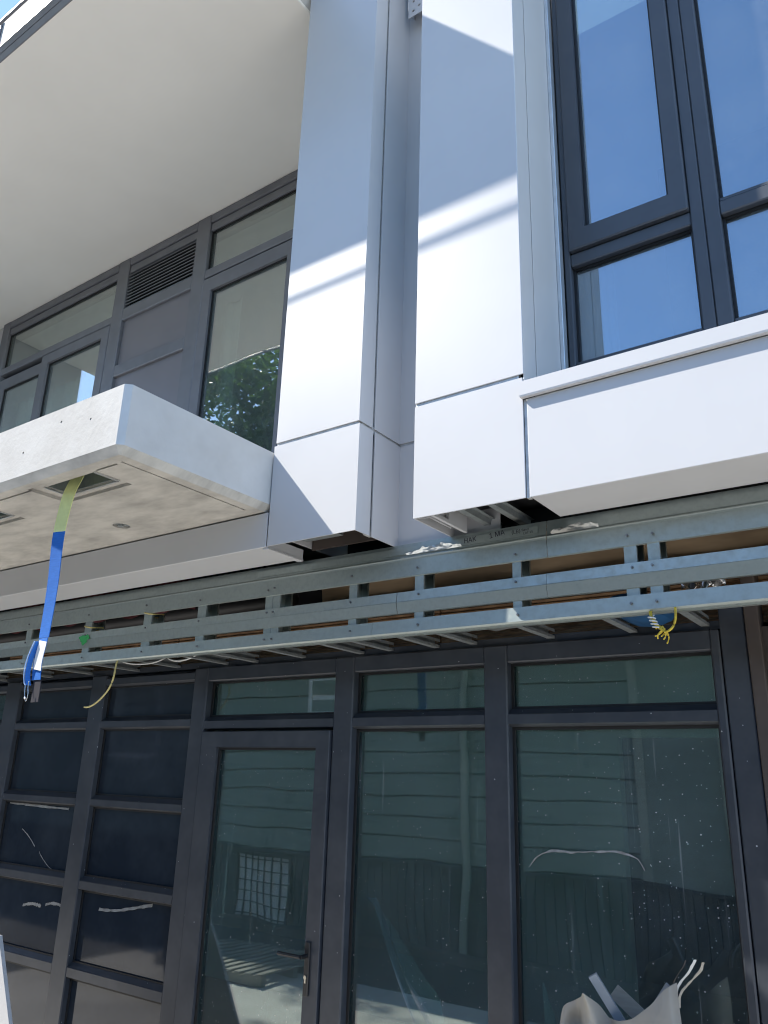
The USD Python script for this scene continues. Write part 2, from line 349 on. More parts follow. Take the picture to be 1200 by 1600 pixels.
# ---------------------------------------------------------------- building carcass (walls, floors and rooms behind the facade)
bld = Thing('building', 'concrete and timber building whose facade fills the photo, floors and walls behind the cladding', 'building', (-3, 4, G))
bld.part('floor_slab', box(-12, 5, 3.46, 9, G, G + 0.12), 'interior_dark')
bld.part('floor_slab', box(-12, 5, 3.47, 9, 1.10, 1.50), 'plywood')
bld.part('floor_slab', box(-12, 5, 3.75, 9, 4.52, 4.82), 'gypsum')
bld.part('back_wall', box(-12, 5, 9.0, 9.2, G, 5.2), 'interior_dark')
bld.part('side_wall', box(-12.2, -12, 3.46, 9.2, G, 5.2), 'interior_dark')
bld.part('side_wall', box(5, 5.2, 3.46, 9.2, G, 5.2), 'interior_dark')
bld.part('partition', box(-8.6, -2.2, 6.2, 6.3, G + 0.12, 1.10), 'gypsum')
bld.part('partition', box(-1.25, 5, 6.2, 6.3, G + 0.12, 1.10), 'gypsum')
bld.part('partition', box(-2.2, -1.25, 6.2, 6.3, 0.35, 1.10), 'gypsum')
bld.part('roof_deck', box(-12, 5, 3.75, 9.2, 5.2, 5.4), 'interior_dark')
bld.part('upper_wall', box(-12, -7.75, 3.66, 3.74, 1.5, 5.2), 'white_panel')
bld.part('upper_wall', box(-3.46, -2.62, 3.66, 3.74, 1.5, 5.2), 'white_panel')
bld.part('upper_wall', box(-2.62, -1.26, 3.20, 3.30, 1.03, 5.2), 'membrane')
bld.part('upper_wall', box(-7.74, -3.47, 3.76, 3.80, 4.36, 4.51), 'membrane')
bld.part('upper_wall', box(-1.25, 1.2, 3.12, 3.20, 4.25, 5.2), 'white_panel')
bld.part('room_wall', box(-1.25, 1.2, 5.2, 5.3, 1.5, 5.2), 'interior_dark')
bld.part('room_wall', box(-3.6, -3.5, 3.8, 9, 1.5, 4.52), 'gypsum')

# ---------------------------------------------------------------- shopfront (ground floor)
sf = Thing('shopfront', 'dark framed glazed ground floor front with door, clear panes and dark infill panels', 'shopfront', (-3, YG, G))
ZB, ZT = G + 0.02, 0.60
D0, D1 = YG, YG + 0.10
def frame_v(x0, x1, z0=ZB, z1=ZT, y0=D0, y1=D1):
    return sf.part('mullion', cbox(x0, x1, y0, y1, z0, z1, 0.006), 'frame_dark')
frame_v(-8.9, -8.72); frame_v(-7.72, -7.58); frame_v(-6.78, -6.66)
frame_v(-5.83, -5.645); frame_v(-4.785, -4.63); frame_v(-3.765, -3.645); frame_v(-2.672, -2.548); frame_v(-1.787, -1.668); frame_v(-0.772, -0.738)
sf.part('jamb_panel', cbox(-0.733, -0.64, D0 + 0.004, D1, ZB, 0.72, 0.004), 'frame_dark')
def frame_h(x0, x1, z0, z1, y0=D0 + 0.003, bevel=True, mat='frame_dark'):
    """Transom with a bevelled lower lip, as glazing beads have."""
    if bevel:
        b = min(0.022, (z1 - z0) * .35)
        prof = [(y0 + 0.034, z0), (D1 - 0.004, z0), (D1 - 0.004, z1), (y0 + 0.034, z1), (y0 + 0.006, z1 - b), (y0, z1 - b - 0.003), (y0, z0 + b * 0.5), (y0 + 0.006, z0 + b * .4)]
        return sf.part('transom', extr_x(prof, x0, x1), mat)
    return sf.part('transom', cbox(x0, x1, y0, D1 - 0.004, z0, z1, 0.005), mat)
def gasket(x0, x1, z0, z1, y=YG + 0.036, w=0.009):
    return cat(box(x0, x1, y, y + 0.01, z0, z0 + w), box(x0, x1, y, y + 0.01, z1 - w, z1), box(x0, x0 + w, y, y + 0.01, z0 + w, z1 - w), box(x1 - w, x1, y, y + 0.01, z0 + w, z1 - w))
cols = [(-8.72, -7.72), (-7.58, -6.78), (-6.66, -5.83), (-5.645, -4.785), (-4.63, -3.765)]
for i, (a, b) in enumerate(cols):
    frame_h(a, b, 0.525, ZT)
    frame_h(a, b, 0.25, 0.325)
    rows = [(0.325, 0.525), (-0.155, 0.25), (-0.63, -0.228), (-1.105, -0.71), (-1.58, -1.19), (ZB + 0.1, -1.66)]
    clear = i in (0, 2)
    for z0, z1 in [(-0.228, -0.155), (-0.71, -0.63), (-1.19, -1.105), (-1.66, -1.58), (ZB, ZB + 0.1)]:
        frame_h(a, b, z0, z1)
    for z0, z1 in rows:
        q = sf.part('pane' if clear else 'infill_panel', box(a - 0.01, b + 0.01, YG + 0.048, YG + 0.056, z0 - 0.01, z1 + 0.01), 'glass_store' if clear else 'infill_glass')
        sf.part('gasket', gasket(a, b, z0, z1), 'gasket', under=q)
    sf.part('backing', box(a - 0.05, b + 0.05, YG + 0.11, YG + 0.14, ZB, ZT), 'membrane') if not clear else None
# clear bays: transom light above, pane below
bays = [(-3.645, -2.672, True), (-2.548, -1.787, False), (-1.668, -0.772, False)]
for a, b, door in bays:
    frame_h(a, b, 0.518, ZT, bevel=False)
    frame_h(a, b, 0.235, 0.312)
    q = sf.part('transom_light', box(a, b, YG + 0.062, YG + 0.070, 0.30, 0.53), 'glass_store')
    sf.part('gasket', gasket(a, b, 0.312, 0.518, YG + 0.045, 0.012), 'gasket', under=q)
    if not door:
        q = sf.part('pane', box(a, b, YG + 0.062, YG + 0.070, ZB + 0.10, 0.245), 'glass_store')
        sf.part('gasket', gasket(a, b, ZB + 0.11, 0.235, YG + 0.045, 0.013), 'gasket', under=q)
        frame_h(a, b, ZB, ZB + 0.11)
# door leaf
dx0, dx1, dz0, dz1 = -3.638, -2.680, ZB + 0.02, 0.228
gx0, gx1, gz0, gz1 = -3.505, -2.768, ZB + 0.18, 0.140
leaf = cbox(dx0, dx1, YG - 0.012, YG + 0.055, dz0, dz1, 0.004) - m3.Manifold.cube([gx1 - gx0, 0.4, gz1 - gz0]).translate([gx0, YG - 0.2, gz0])
door = sf.part('door', leaf, 'frame_dark', 'dark framed glazed door leaf')
sf.part('pane', box(gx0 - .01, gx1 + .01, YG + 0.026, YG + 0.034, gz0 - .01, gz1 + .01), 'glass_store', under=door)
sf.part('gasket', gasket(gx0, gx1, gz0, gz1, YG + 0.006, 0.013), 'gasket', under=door)
hx = -2.745
sf.part('handle', cat(cbox(hx - 0.015, hx + 0.015, YG - 0.024, YG - 0.012, -0.985, -0.755, 0.004),
                      cyl([hx, YG - 0.045, -0.815], 0.010, 0.05, (0, 1, 0), 14),
                      tube(spline([(hx, YG - 0.068, -0.815), (hx - 0.05, YG - 0.070, -0.815), (hx - 0.145, YG - 0.066, -0.815)], 12), 0.0095, 10)), 'black_metal', 'black lever handle', under=door, smooth=40)
sf.part('key_cylinder', cat(cyl([hx, YG - 0.026, -0.905], 0.0085, 0.008, (0, 1, 0), 16), cbox(hx - 0.004, hx + 0.004, YG - 0.029, YG - 0.022, -0.93, -0.905, 0.001)), 'brass', under=door)
sf.part('sill', cbox(-8.9, -0.65, YG - 0.02, YG + 0.12, G, G + 0.018, 0.004), 'galvanised_dull')
sf.part('head', box(-8.9, -0.65, YG + 0.02, D1, ZT + 0.001, ZT + 0.035), 'frame_dark')
# things seen on and behind the panes
def film_fn(u, v):
    x = -2.50 + 0.42 * v + 0.10 * u * v
    z = -0.55 - 0.95 * v * (0.35 + 0.65 * u)
    y = YG + 0.105 + 0.03 * np.sin(5 * v + 3 * u) + 0.02 * np.sin(13 * u)
    return np.stack([x + 0.05 * u, y, z], -1)
single('plastic_film', sheet_grid(film_fn, 16, 24, 0.0012), 'film', 'torn clear plastic film hanging behind the middle pane', 'plastic film', smooth=True)
def film2(u, v):
    x = -1.63 + 0.03 + 0.34 * v * u + 0.01
    z = -0.78 - 0.75 * v
    y = YG + 0.105 + 0.02 * np.sin(6 * v + 2 * u)
    return np.stack([x, y, z], -1)
single('plastic_film', sheet_grid(film2, 12, 18, 0.0012), 'film', 'clear plastic film hanging in lower left corner behind the right pane', 'plastic film', smooth=True)
tp = spline([(-1.605, 0, -0.335), (-1.55, 0, -0.285), (-1.45, 0, -0.268), (-1.33, 0, -0.262), (-1.22, 0, -0.252), (-1.15, 0, -0.268), (-1.115, 0, -0.31)], 40)
tp[:, 1] = YG + 0.052 + 0.004 * np.sin(np.arange(40) * 1.3)
tp[:, 2] += 0.010 * (meshkit.fbm(np.column_stack([np.arange(40) * 0.33, np.zeros(40), np.zeros(40)]), 3, 4) - 0.5)
single('plastic_strip', ribbon(tp, np.array([0, 0.25, 0.97]), 0.002 + 0.009 * meshkit.noise(np.column_stack([np.arange(40) * 0.45, np.zeros(40), np.zeros(40)]), 8), 0.002), 'scrap', 'crumpled whitish plastic strip stuck across the large right pane', 'strip')

# brown sheathed wall beyond the shopfront's right end
ew = Thing('end_wall', 'brown sheathed wall at the right end of the shopfront', 'wall', (0.3, 3.4, G))
ew.part('sheathing', box(-0.625, 3.0, YG + 0.03, YG + 0.10, G, 0.60), 'brown_wall')
ew.part('post', cbox(-0.636, -0.585, YG - 0.004, YG + 0.10, G, 0.9, 0.004), 'brown_wall')
ew.part('plywood_sheet', box(-0.50, 1.8, YG + 0.005, YG + 0.028, 0.28, 0.86), 'plywood')

# ---------------------------------------------------------------- ceiling void above the steel frame
cv = Thing('ceiling_void', 'plywood deck, brown lath and dark membrane inside the open soffit', 'ceiling', (-3, 3.2, 0.9))
for k, x0 in enumerate(np.arange(-2.9, 2.0, 1.22)):
    cv.part('plywood_sheet', box(x0, x0 + 1.214, 2.99, 3.455, 1.036 + 0.0012 * (k % 2), 1.05), 'plywood')
    cv.part('plywood_face', extr_x([(3.44, 0.905), (3.455, 0.905), (3.455, 1.03), (3.42, 1.03)], x0 + .002, x0 + 1.212), 'plywood')
cv.part('membrane', box(-9, -2.9, 2.93, 3.455, 1.036, 1.05), 'membrane')
cv.part('membrane', box(-9, -2.9, 3.43, 3.455, 0.86, 1.03), 'membrane')
cv.part('membrane', box(-9, 2, 3.456, 3.466, 0.58, 1.03), 'membrane')
def flap_fn(u, v):
    x = -2.9 + 4.6 * u
    return np.stack([x, 3.405 + 0.008 * np.sin(7 * x), 0.875 + (0.045 + 0.03 * meshkit.fbm(np.stack([x * 2.3, 0 * x, 0 * x], -1), 4, 6)) * v], -1)
cv.part('membrane_flap', sheet_grid(flap_fn, 160, 3, 0.003), 'membrane')
# ribbed lath
zz = np.linspace(0.635, 0.86, 25)
prof = [(3.43 + (0.008 if i % 2 else 0.0), z) for i, z in enumerate(zz)] + [(3.452, zz[-1]), (3.452, zz[0])]
for x0 in np.arange(-6.1, 2.0, 2.0):
    cv.part('lath_sheet', extr_x(prof, x0, x0 + 1.99), 'metal_lath')
cv.part('pipe', cyl([-6.0, 3.30, 0.955], 0.045, 6.0, (1, 0, 0), 16), 'membrane', smooth=40)
cv.part('hole_patch', cyl([-0.52, 3.2, 1.031], 0.035, 0.006), 'gypsum')
def red_fn(u, v):
    x = -8 + 4.6 * u
    return np.stack([x, 2.925 + 0.01 * np.sin(9 * x) + 0 * v, 0.87 + 0.2 * v + 0.012 * np.sin(21 * x) * (1 - v)], -1)
cv.part('red_membrane', sheet_grid(red_fn, 120, 4, 0.003), 'red_membrane', 'dark red membrane flap')
# crumpled foil above the joists
def foil_fn(xa, xb, sd):
    def fn(u, v):
        x = xa + (xb - xa) * u; y = 3.06 + 0.22 * v
        p = np.stack([x * 5, y * 7, 0 * x], -1)
        return np.stack([x, y + 0.02 * np.sin(x * 9), 0.672 + 0.035 * (meshkit.fbm(p, 4, sd) - .5) * 2], -1)
    return fn
for xa, xb, sd, lb_ in ((-3.35, -2.6, 3, 'crumpled silver foil sheet lying on the soffit joists above the door'), (-2.2, -1.55, 5, 'crumpled silver foil sheet lying on the soffit joists above the middle pane')):
    single('foil_sheet', sheet_grid(foil_fn(xa, xb, sd), 60, 18, 0.001), 'foil', lb_, 'foil sheet', smooth=25)

# ---------------------------------------------------------------- galvanised steel soffit frame
st = Thing('steel_frame', 'galvanised steel stud and track frame hung along the facade above the shopfront', 'steel frame', (-3, YS, 0.6))
XL, XR = -9.0, 1.6
T = 0.0022
def track(name, path, cuts, mat='galvanised'):
    xs = [XL] + cuts + [XR]
    for i in range(len(xs) - 1):
        off = 0.0016 * (i % 2)
        st.part(name, extr_x([(y - off, z) for y, z in sheet(path, T)], xs[i] + (0.0015 if i else 0), xs[i + 1] - 0.0005), mat)
# upper track: tall back leg, a step with rolled ridge, lower leg
track('upper_track', [(YS + 0.060, 1.030), (YS + 0.006, 1.024), (YS + 0.003, 0.966), (YS - 0.001, 0.961), (YS - 0.003, 0.957), (YS - 0.001, 0.953), (YS + 0.001, 0.946), (YS + 0.003, 0.872), (YS + 0.010, 0.869)], [-4.49, -1.275])
st.part('backer_strip', box(-2.9, -1.31, YS - 0.0045, YS - 0.002, 0.975, 1.008), 'galvanised')
# middle rail: two folds with a crisp arris
track('middle_rail', [(YS - 0.002, 0.800), (YS - 0.006, 0.756), (YS - 0.0085, 0.7535), (YS + 0.004, 0.706), (YS + 0.016, 0.704)], [-4.51, -2.01, -1.28])
# bottom rail with returned lip
track('bottom_rail', [(YS + 0.03, 0.674), (YS, 0.674), (YS - 0.002, 0.618), (YS + 0.006, 0.612), (YS + 0.022, 0.613), (YS + 0.024, 0.606), (YS + 0.05, 0.607)], [-2.145])
def stud(x0, x1):
    """C stud: front flange, web on the left, returned lips."""
    path = [(x1 - 0.001, YS + 0.018), (x1 - 0.001, YS + 0.0075), (x0 + 0.001, YS + 0.0075), (x0 + 0.001, YS + 0.10), (x1 - 0.001, YS + 0.10), (x1 - 0.001, YS + 0.088)]
    q = st.part('stud', extr_z(sheet(path, 0.0018), 0.622, 1.02), 'galvanised')
    for z in (0.905 + random.uniform(-.01, .01), 0.782, 0.645):
        xm = (x0 + x1) / 2 + random.uniform(-.008, .008)
        st.part('screw', cat(cyl([xm, YS - 0.0085, z], 0.0052, 0.006, (0, 1, 0), 10), cyl([xm, YS - 0.012, z], 0.0038, 0.004, (0, 1, 0), 6)), 'screw_steel', under=q)
for x0, x1 in ((-7.1, -7.03), (-6.42, -6.35), (-5.72, -5.65), (-5.02, -4.955), (-4.372, -4.304), (-3.807, -3.737), (-3.348, -3.283), (-2.84, -2.79), (-2.788, -2.738), (-2.293, -2.247),
               (-1.920, -1.873), (-1.435, -1.396), (-0.962, -0.913), (-0.872, -0.826), (-0.28, -0.23), (0.33, 0.38)):
    stud(x0, x1)
for x in (-7.2, -6.6, -5.9, -5.3, -4.85, -4.35, -3.95, -3.52, -3.28, -2.92, -2.52, -2.34, -2.06, -1.86, -1.47, -1.09, -0.80, -0.3, 0.3):
    sk = random.uniform(-0.02, 0.02)
    path = [(0.030, 0.612 + .012), (0.030, 0.612), (0, 0.612), (0, 0.652), (0.030, 0.652), (0.030, 0.64)]
    t = extr_y(sheet(path, 0.0018), YS + 0.045, YG + 0.018)
    v = t.vertices; v[:, 0] += x + sk * (v[:, 1] - YS); v[:, 2] += random.uniform(-0.002, 0.004)
    st.part('joist', t, 'galvanised_dull')
# hand lettering on the upper track
def ink(text, x, z, h, rot):
    t = meshkit.text_mesh(text, h, 0.0006)
    v = t.vertices.copy(); c, s = math.cos(rot), math.sin(rot)
    t.vertices = np.column_stack([x + c * v[:, 0] - s * v[:, 1], YS - 0.0052 - v[:, 2], z + s * v[:, 0] + c * v[:, 1]])
    return t
for tx, x, z, h, r in (('HAK', -1.66, 0.982, 0.022, 0.05), ('1 MA', -1.535, 0.985, 0.022, 0.12), ('(LB)', -1.43, 0.988, 0.016, 0.05), ('Sand', -1.383, 0.995, 0.010, 0.0), ('LOT 15', -1.375, 0.980, 0.009, 0.05)):
    st.part('handwriting', ink(tx, x, z, h, r), 'marker_ink', 'dark marker handwriting')
# green paint dab
gp = sg.Point(0, 0).buffer(1, 12)
ang = np.linspace(0, 2 * np.pi, 26, endpoint=False)
rad = 1 + 0.25 * np.sin(3 * ang) + 0.15 * np.sin(7 * ang + 1)
st.part('paint_mark', extr_y([(-4.335 + 0.045 * r * math.cos(a), 0.757 + 0.028 * r * math.sin(a)) for a, r in zip(ang, rad)], YS - 0.0145, YS - 0.0125), 'green_paint', 'green paint dab')
# torn foil tape over the track's joint below the recess between the piers
def torn(xa, xb, za, h, sd):
    def fn(u, v):
        x = xa + (xb - xa) * u
        e = meshkit.fbm(np.stack([u * 9, 0 * u, 0 * u], -1), 3, sd)
        z = za + h * (0.15 + 1.1 * e) * v * np.sin(np.pi * np.clip(u, 0.03, 0.97)) ** 0.5
        p = np.stack([x * 30, z * 60, 0 * x], -1)
        return np.stack([x, YS - 0.007 - 0.022 * v * meshkit.fbm(p, 3, sd), z], -1)
    return fn
single('flashing_tape', sheet_grid(torn(-1.96, -1.67, 0.970, 0.028, 5), 70, 12, 0.0008), 'foil_bright', 'torn crumpled foil tape on the steel track below the gap between the white piers', 'foil tape', smooth=15)
single('flashing_tape', sheet_grid(torn(-1.25, -1.05, 0.962, 0.035, 9), 40, 10, 0.0008), 'foil', 'short scrap of crumpled foil tape at the track joint right of the handwriting', 'foil tape', smooth=15)

# ---------------------------------------------------------------- white cladding
PT = 0.006
def panel(t, x0, x1, z0, z1, y=YF, mat='white_panel', name='panel'):
    return t.part(name, cbox(x0, x1, y, y + PT, z0, z1, 0.0015), mat)
def panel_yz(t, x, y0, y1, z0, z1, sgn=1, mat='white_panel', name='panel'):
    return t.part(name, cbox(x, x - sgn * PT, y0, y1, z0, z1, 0.0015), mat)
TOP = 5.6
GAP = 0.016
def corner_panel(t, x0, x1, ys, z0, z1):
    """A cassette: flat face with its right edge folded back along the pier's side."""
    prof = [(x0, YF), (x1, YF), (x1, ys)]
    poly = sheet([(x0, YF + PT / 2), (x1 - PT / 2, YF + PT / 2), (x1 - PT / 2, ys)], PT)
    return t.part('panel', extr_z(poly, z0, z1), 'white_panel')
p1 = Thing('cladding_pier', 'left white metal clad pier beside the concrete balcony, diagonal shadow on its lower panel', 'pier', (-2.3, YF, ZP))
ys1 = YF + 0.105
corner_panel(p1, -2.552, -2.040, ys1, ZS + GAP / 2, TOP)
corner_panel(p1, -2.562, -2.036, ys1, ZP, ZS - GAP / 2)
poly_in = lambda xr: sheet([(-2.040 - PT / 2, ys1 + GAP), (-2.040 - PT / 2, YR + PT / 2), (xr, YR + PT / 2)], PT)
p1.part('panel', extr_z(poly_in(-1.742), ZS + GAP / 2, TOP), 'white_panel')
p1.part('panel', extr_z(sheet([(-2.036 - PT / 2, ys1 + GAP), (-2.036 - PT / 2, YR + PT / 2), (-1.50, YR + PT / 2)], PT), ZP, ZS - GAP / 2), 'white_panel')
p1.part('joint_channel', box(-2.548, -2.050, YF + 0.0065, YF + 0.03, ZS - 0.02, ZS + 0.02), 'panel_channel')
p1.part('joint_channel', box(-2.064, -2.0465, YF + 0.03, YR + 0.02, ZS - 0.02, ZS + 0.02), 'panel_channel')
p1.part('joint_channel', box(-2.066, -1.74, YR + 0.0065, YR + 0.03, ZS - 0.02, ZS + 0.02), 'panel_channel')
p1.part('joint_channel', box(-2.062, -2.050, ys1 - 0.015, ys1 + 0.03, ZP + 0.004, TOP), 'panel_channel')
panel_yz(p1, -2.552, YF + 0.0065, YW + 0.03, ZP + 0.06, TOP, sgn=-1)
for y in (YF + 0.07, YF + 0.20):
    p1.part('stud', extr_x(sheet([(y, ZP + 0.13), (y, ZP + 0.08), (y + 0.045, ZP + 0.08), (y + 0.045, ZP + 0.13)], 0.002), -2.53, -2.30), 'galvanised_dull')
p1.part('stud', cbox(-2.50, -2.44, YF + 0.02, YF + 0.08, ZP + 0.06, ZS, 0.003), 'galvanised_dull')
p1.part('sheathing', box(-2.54, -2.05, YF + 0.30, YF + 0.31, ZP + 0.05, ZS), 'brown_wall')

p2 = Thing('cladding_pier', 'right white metal clad pier next to the blue reflecting bay window', 'pier', (-1.5, YF, ZP))
ys2 = YF + 0.125
panel(p2, -1.735, -1.222 + PT, ZS + GAP / 2, TOP)
panel(p2, -1.735, -1.222, ZP, ZS - GAP / 2)
panel_yz(p2, -1.222 + PT, YF + PT + .001, ys2, 1.512, TOP, mat='grey_jamb', name='side_panel')
panel_yz(p2, -1.222 + PT, ys2 + 0.008, 3.0, ZS + GAP / 2 - 0.03, TOP, mat='grey_jamb', name='side_panel')
p2.part('joint_channel', box(-1.73, -1.24, YF + 0.0065, YF + 0.03, ZS - 0.02, ZS + 0.02), 'panel_channel')
p2.part('joint_channel', box(-1.245, -1.226, ys2 - 0.02, ys2 + 0.03, ZS, TOP), 'panel_core')
panel_yz(p2, -1.735, YF + PT + .001, YR + 0.16, ZP + 0.001, TOP, sgn=-1)
p2.part('flashing', cbox(-1.219, -1.198, 3.003, 3.045, 1.52, TOP, 0.002), 'mill_aluminium')
# folded end bracket and hat channels in the pier's open bottom
p2.part('bracket', m3.Manifold.hull_points(VF(cbox(-1.66, -1.645, YF + 0.02, YF + 0.30, ZP + 0.005, ZP + 0.085, 0.002))[0]) - m3.Manifold.cube([0.1, 0.09, 0.045]).translate([-1.70, YF + 0.05, ZP + 0.022]), 'white_panel')
p2.part('bracket', extr_z(sheet([(-1.72, YF + 0.02), (-1.67, YF + 0.03), (-1.67, YF + 0.20)], 0.004), ZP + 0.003, ZP + 0.05), 'white_panel')
for x in (-1.56, -1.42):
    p2.part('hat_channel', extr_y([(x + a, ZP + b) for a, b in sheet([(-0.035, 0.06), (-0.018, 0.06), (-0.014, 0.035), (0.014, 0.035), (0.018, 0.06), (0.035, 0.06)], 0.002)], YF + 0.02, YR + 0.12), 'galvanised_dull')
p2.part('sheathing', box(-1.73, -1.23, YF + 0.02, YR + 0.15, ZP + 0.11, ZP + 0.12), 'membrane')
p2.part('sheathing', box(-1.70, -1.21, YR + 0.10, YR + 0.12, 1.032, ZS), 'membrane')
# perforated bracket left in the recess at the top
br = Thing('perforated_bracket', 'small white perforated bracket high in the recess between the two piers', 'bracket', (-1.93, YR - 0.02, 4.4))
bb = cbox(-2.00, -1.90, YR - 0.075, YR - 0.070, 4.235, 4.62, 0.001)
for zz_ in (4.275, 4.35, 4.42, 4.49, 4.56):
    bb = bb - m3.Manifold.cylinder(0.05, 0.009, circular_segments=12).rotate([90, 0, 0]).translate([-1.965, YR - 0.05, zz_]) - m3.Manifold.cylinder(0.05, 0.009, circular_segments=12).rotate([90, 0, 0]).translate([-1.925, YR - 0.05, zz_ + 0.02])
br.part('plate', bb, 'white_panel')
br.part('leg', cbox(-2.005, -2.000, YR - 0.075, YR - 0.001, 4.30, 4.62, 0.001), 'white_panel')

bay = Thing('cladding_band', 'wide white metal panel band with projecting sill under the blue bay window', 'cladding', (-0.4, YF, ZP))
panel(bay, -1.205, 1.2, ZP, 1.438, y=YF + 0.002)
bay.part('soffit_panel', cbox(-1.203, 1.2, YF + 0.009, YS - 0.02, ZP, ZP + PT, 0.001), 'white_panel')
bay.part('sill_trim', extr_x([(YF - 0.024, 1.446), (YF - 0.020, 1.440), (YF + 0.001, 1.440), (YF + 0.001, 1.446), (YF - 0.017, 1.447), (YF - 0.017, 1.500), (3.048, 1.526), (3.048, 1.532), (YF - 0.021, 1.508), (YF - 0.024, 1.506)], -1.226, 1.2), 'white_panel', 'projecting white metal sill')
bay.part('joint_channel', box(-1.221, -1.206, YF + 0.0075, YF + 0.03, ZP, 1.44), 'panel_channel')
bay.part('sheathing', box(-1.2, 1.2, YF + 0.05, YS + 0.1, ZP + 0.03, ZP + 0.04), 'membrane')

lb = Thing('cladding_band', 'low white metal panel band with soffit return running under the concrete balcony', 'cladding', (-5, YF, ZP))
panel(lb, -7.9, -2.575, ZP, 1.198, y=YF + 0.004)
lb.part('soffit_panel', cbox(-7.9, -2.568, YF + 0.011, YS - 0.03, ZP, ZP + PT, 0.001), 'white_panel')
lb.part('end_return', cbox(-2.5755, -2.569, YF + 0.012, YS - 0.03, ZP - 0.001, ZP + 0.05, 0.001), 'white_panel')
lb.part('edge_trim', cbox(-2.600, -2.566, YF + 0.012, YS - 0.03, ZP - 0.010, ZP - 0.001, 0.001), 'white_panel')
lb.part('shadow_gap', box(-7.9, -2.575, YF + 0.03, YF + 0.05, 1.15, 1.24), 'dark_void')
# next pier along, at the far left
p3 = Thing('cladding_pier', 'white clad pier at far left beyond the balcony windows, only its edge showing', 'pier', (-8.3, YF, ZP))
panel(p3, -8.5, -7.92, ZP, TOP)
panel_yz(p3, -7.918, YF + .008, YW + 0.03, 1.22, TOP)

# ---------------------------------------------------------------- concrete balconies
def slab(dz, holes, y0=1.742, c=0.032, v=0.024):
    x0, x1, y1, zb, zt = -7.91, -2.572, YW + 0.10, 1.206, 1.508
    P = []
    for x, y, zs in ((x0, y1, 0), (x0, y0, 0)):
        P += [(x, y, zt), (x, y + (c if y == y0 else 0), zb)]
        if y == y0: P += [(x, y, zb + c)]
    # right side with bottom bevel and chamfered front corner
    P += [(x1 - v, y0, zt), (x1, y0 + v, zt), (x1 - v, y0, zb + c), (x1, y0 + v, zb + c), (x1 - c, y0 + c + v * .3, zb), (x1 - c - v * .3, y0 + c, zb),
          (x1, y1, zt), (x1, y1, zb + c), (x1 - c, y1, zb)]
    s = m3.Manifold.hull_points(np.array(P))
    # drip groove along front and right edge
    if dz == 0: s = s - m3.Manifold.cube([5.2, 0.012, 0.016]).translate([x0 + .01, y0 + 0.085, zb - 0.004]) - m3.Manifold.cube([0.012, 0.72, 0.016]).translate([x1 - 0.10, y0 + 0.085, zb - 0.004])
    # front pier notch: the pier's cladding stands before the slab's right end
    for h in holes: s = s - h
    return s.translate([0, 0, dz])
def cube(x0, x1, y0, y1, z0, z1): return m3.Manifold.cube([x1 - x0, y1 - y0, z1 - z0]).translate([x0, y0, z0])
hatches = [(-3.262, -2.900, 1.865, 1.975), (-4.18, -3.80, 1.90, 2.01), (-5.9, -5.54, 1.87, 1.98)]
cut = []
for a, b, c, d in hatches:
    cut += [cube(a - 0.075, b + 0.05, c - 0.05, d + 0.05, 1.19, 1.222), cube(a, b, c, d, 1.19, 1.40)]
cut += [m3.Manifold.cylinder(0.03, 0.045, circular_segments=24).translate([-3.42, 2.40, 1.20])]
for x, z in ((-2.80, 1.40), (-3.29, 1.352), (-4.3, 1.41), (-3.02, 1.44)):
    cut += [m3.Manifold.cylinder(0.03, 0.007, 0.003, circular_segments=10).rotate([-90, 0, 0]).translate([x, 1.738, z])]
b1 = Thing('balcony', 'thick pale concrete balcony slab at left, bare underside with hatches', 'balcony', (-4.5, 2.6, 1.206))
s1 = slab(0, cut)
# separate bare concrete underside skin, following the holes
under = s1.trim_by_plane([0, 0, -1], -1.2378)
body = s1.trim_by_plane([0, 0, 1], 1.2378)
b1.part('slab', body, 'painted_concrete')
b1.part('underside', under, 'bare_concrete', 'bare stained concrete underside')
for k, (a, b, c, d) in enumerate(hatches):
    q = b1.part('cast_in_box', cat(box(a + .002, b - .002, c + 0.002, c + 0.005, 1.226, 1.395), box(a + .002, b - .002, d - 0.005, d - .002, 1.226, 1.395), box(a + .002, a + .005, c + .006, d - .006, 1.226, 1.395), box(b - .005, b - .002, c + .006, d - .006, 1.226, 1.395), box(a + .002, b - .002, c + .002, d - .002, 1.385, 1.3949)), 'galvanised', 'metal lined cast-in box')
    b1.part('rim', cat(box(a - .006, b + .006, d + .001, d + .012, 1.2145, 1.221), box(a - .012, a - .001, c - .006, d + .012, 1.2145, 1.221), box(b + .001, b + .012, c - .006, d + .012, 1.2145, 1.221)), 'mill_aluminium', under=q)
b1.part('outlet', cat(cyl([-3.42, 2.40, 1.222], 0.044, 0.008, sides=24), cyl([-3.43, 2.40, 1.213], 0.016, 0.014), cyl([-3.395, 2.41, 1.214], 0.008, 0.012)), 'galvanised_dull', 'round cast-in outlet')

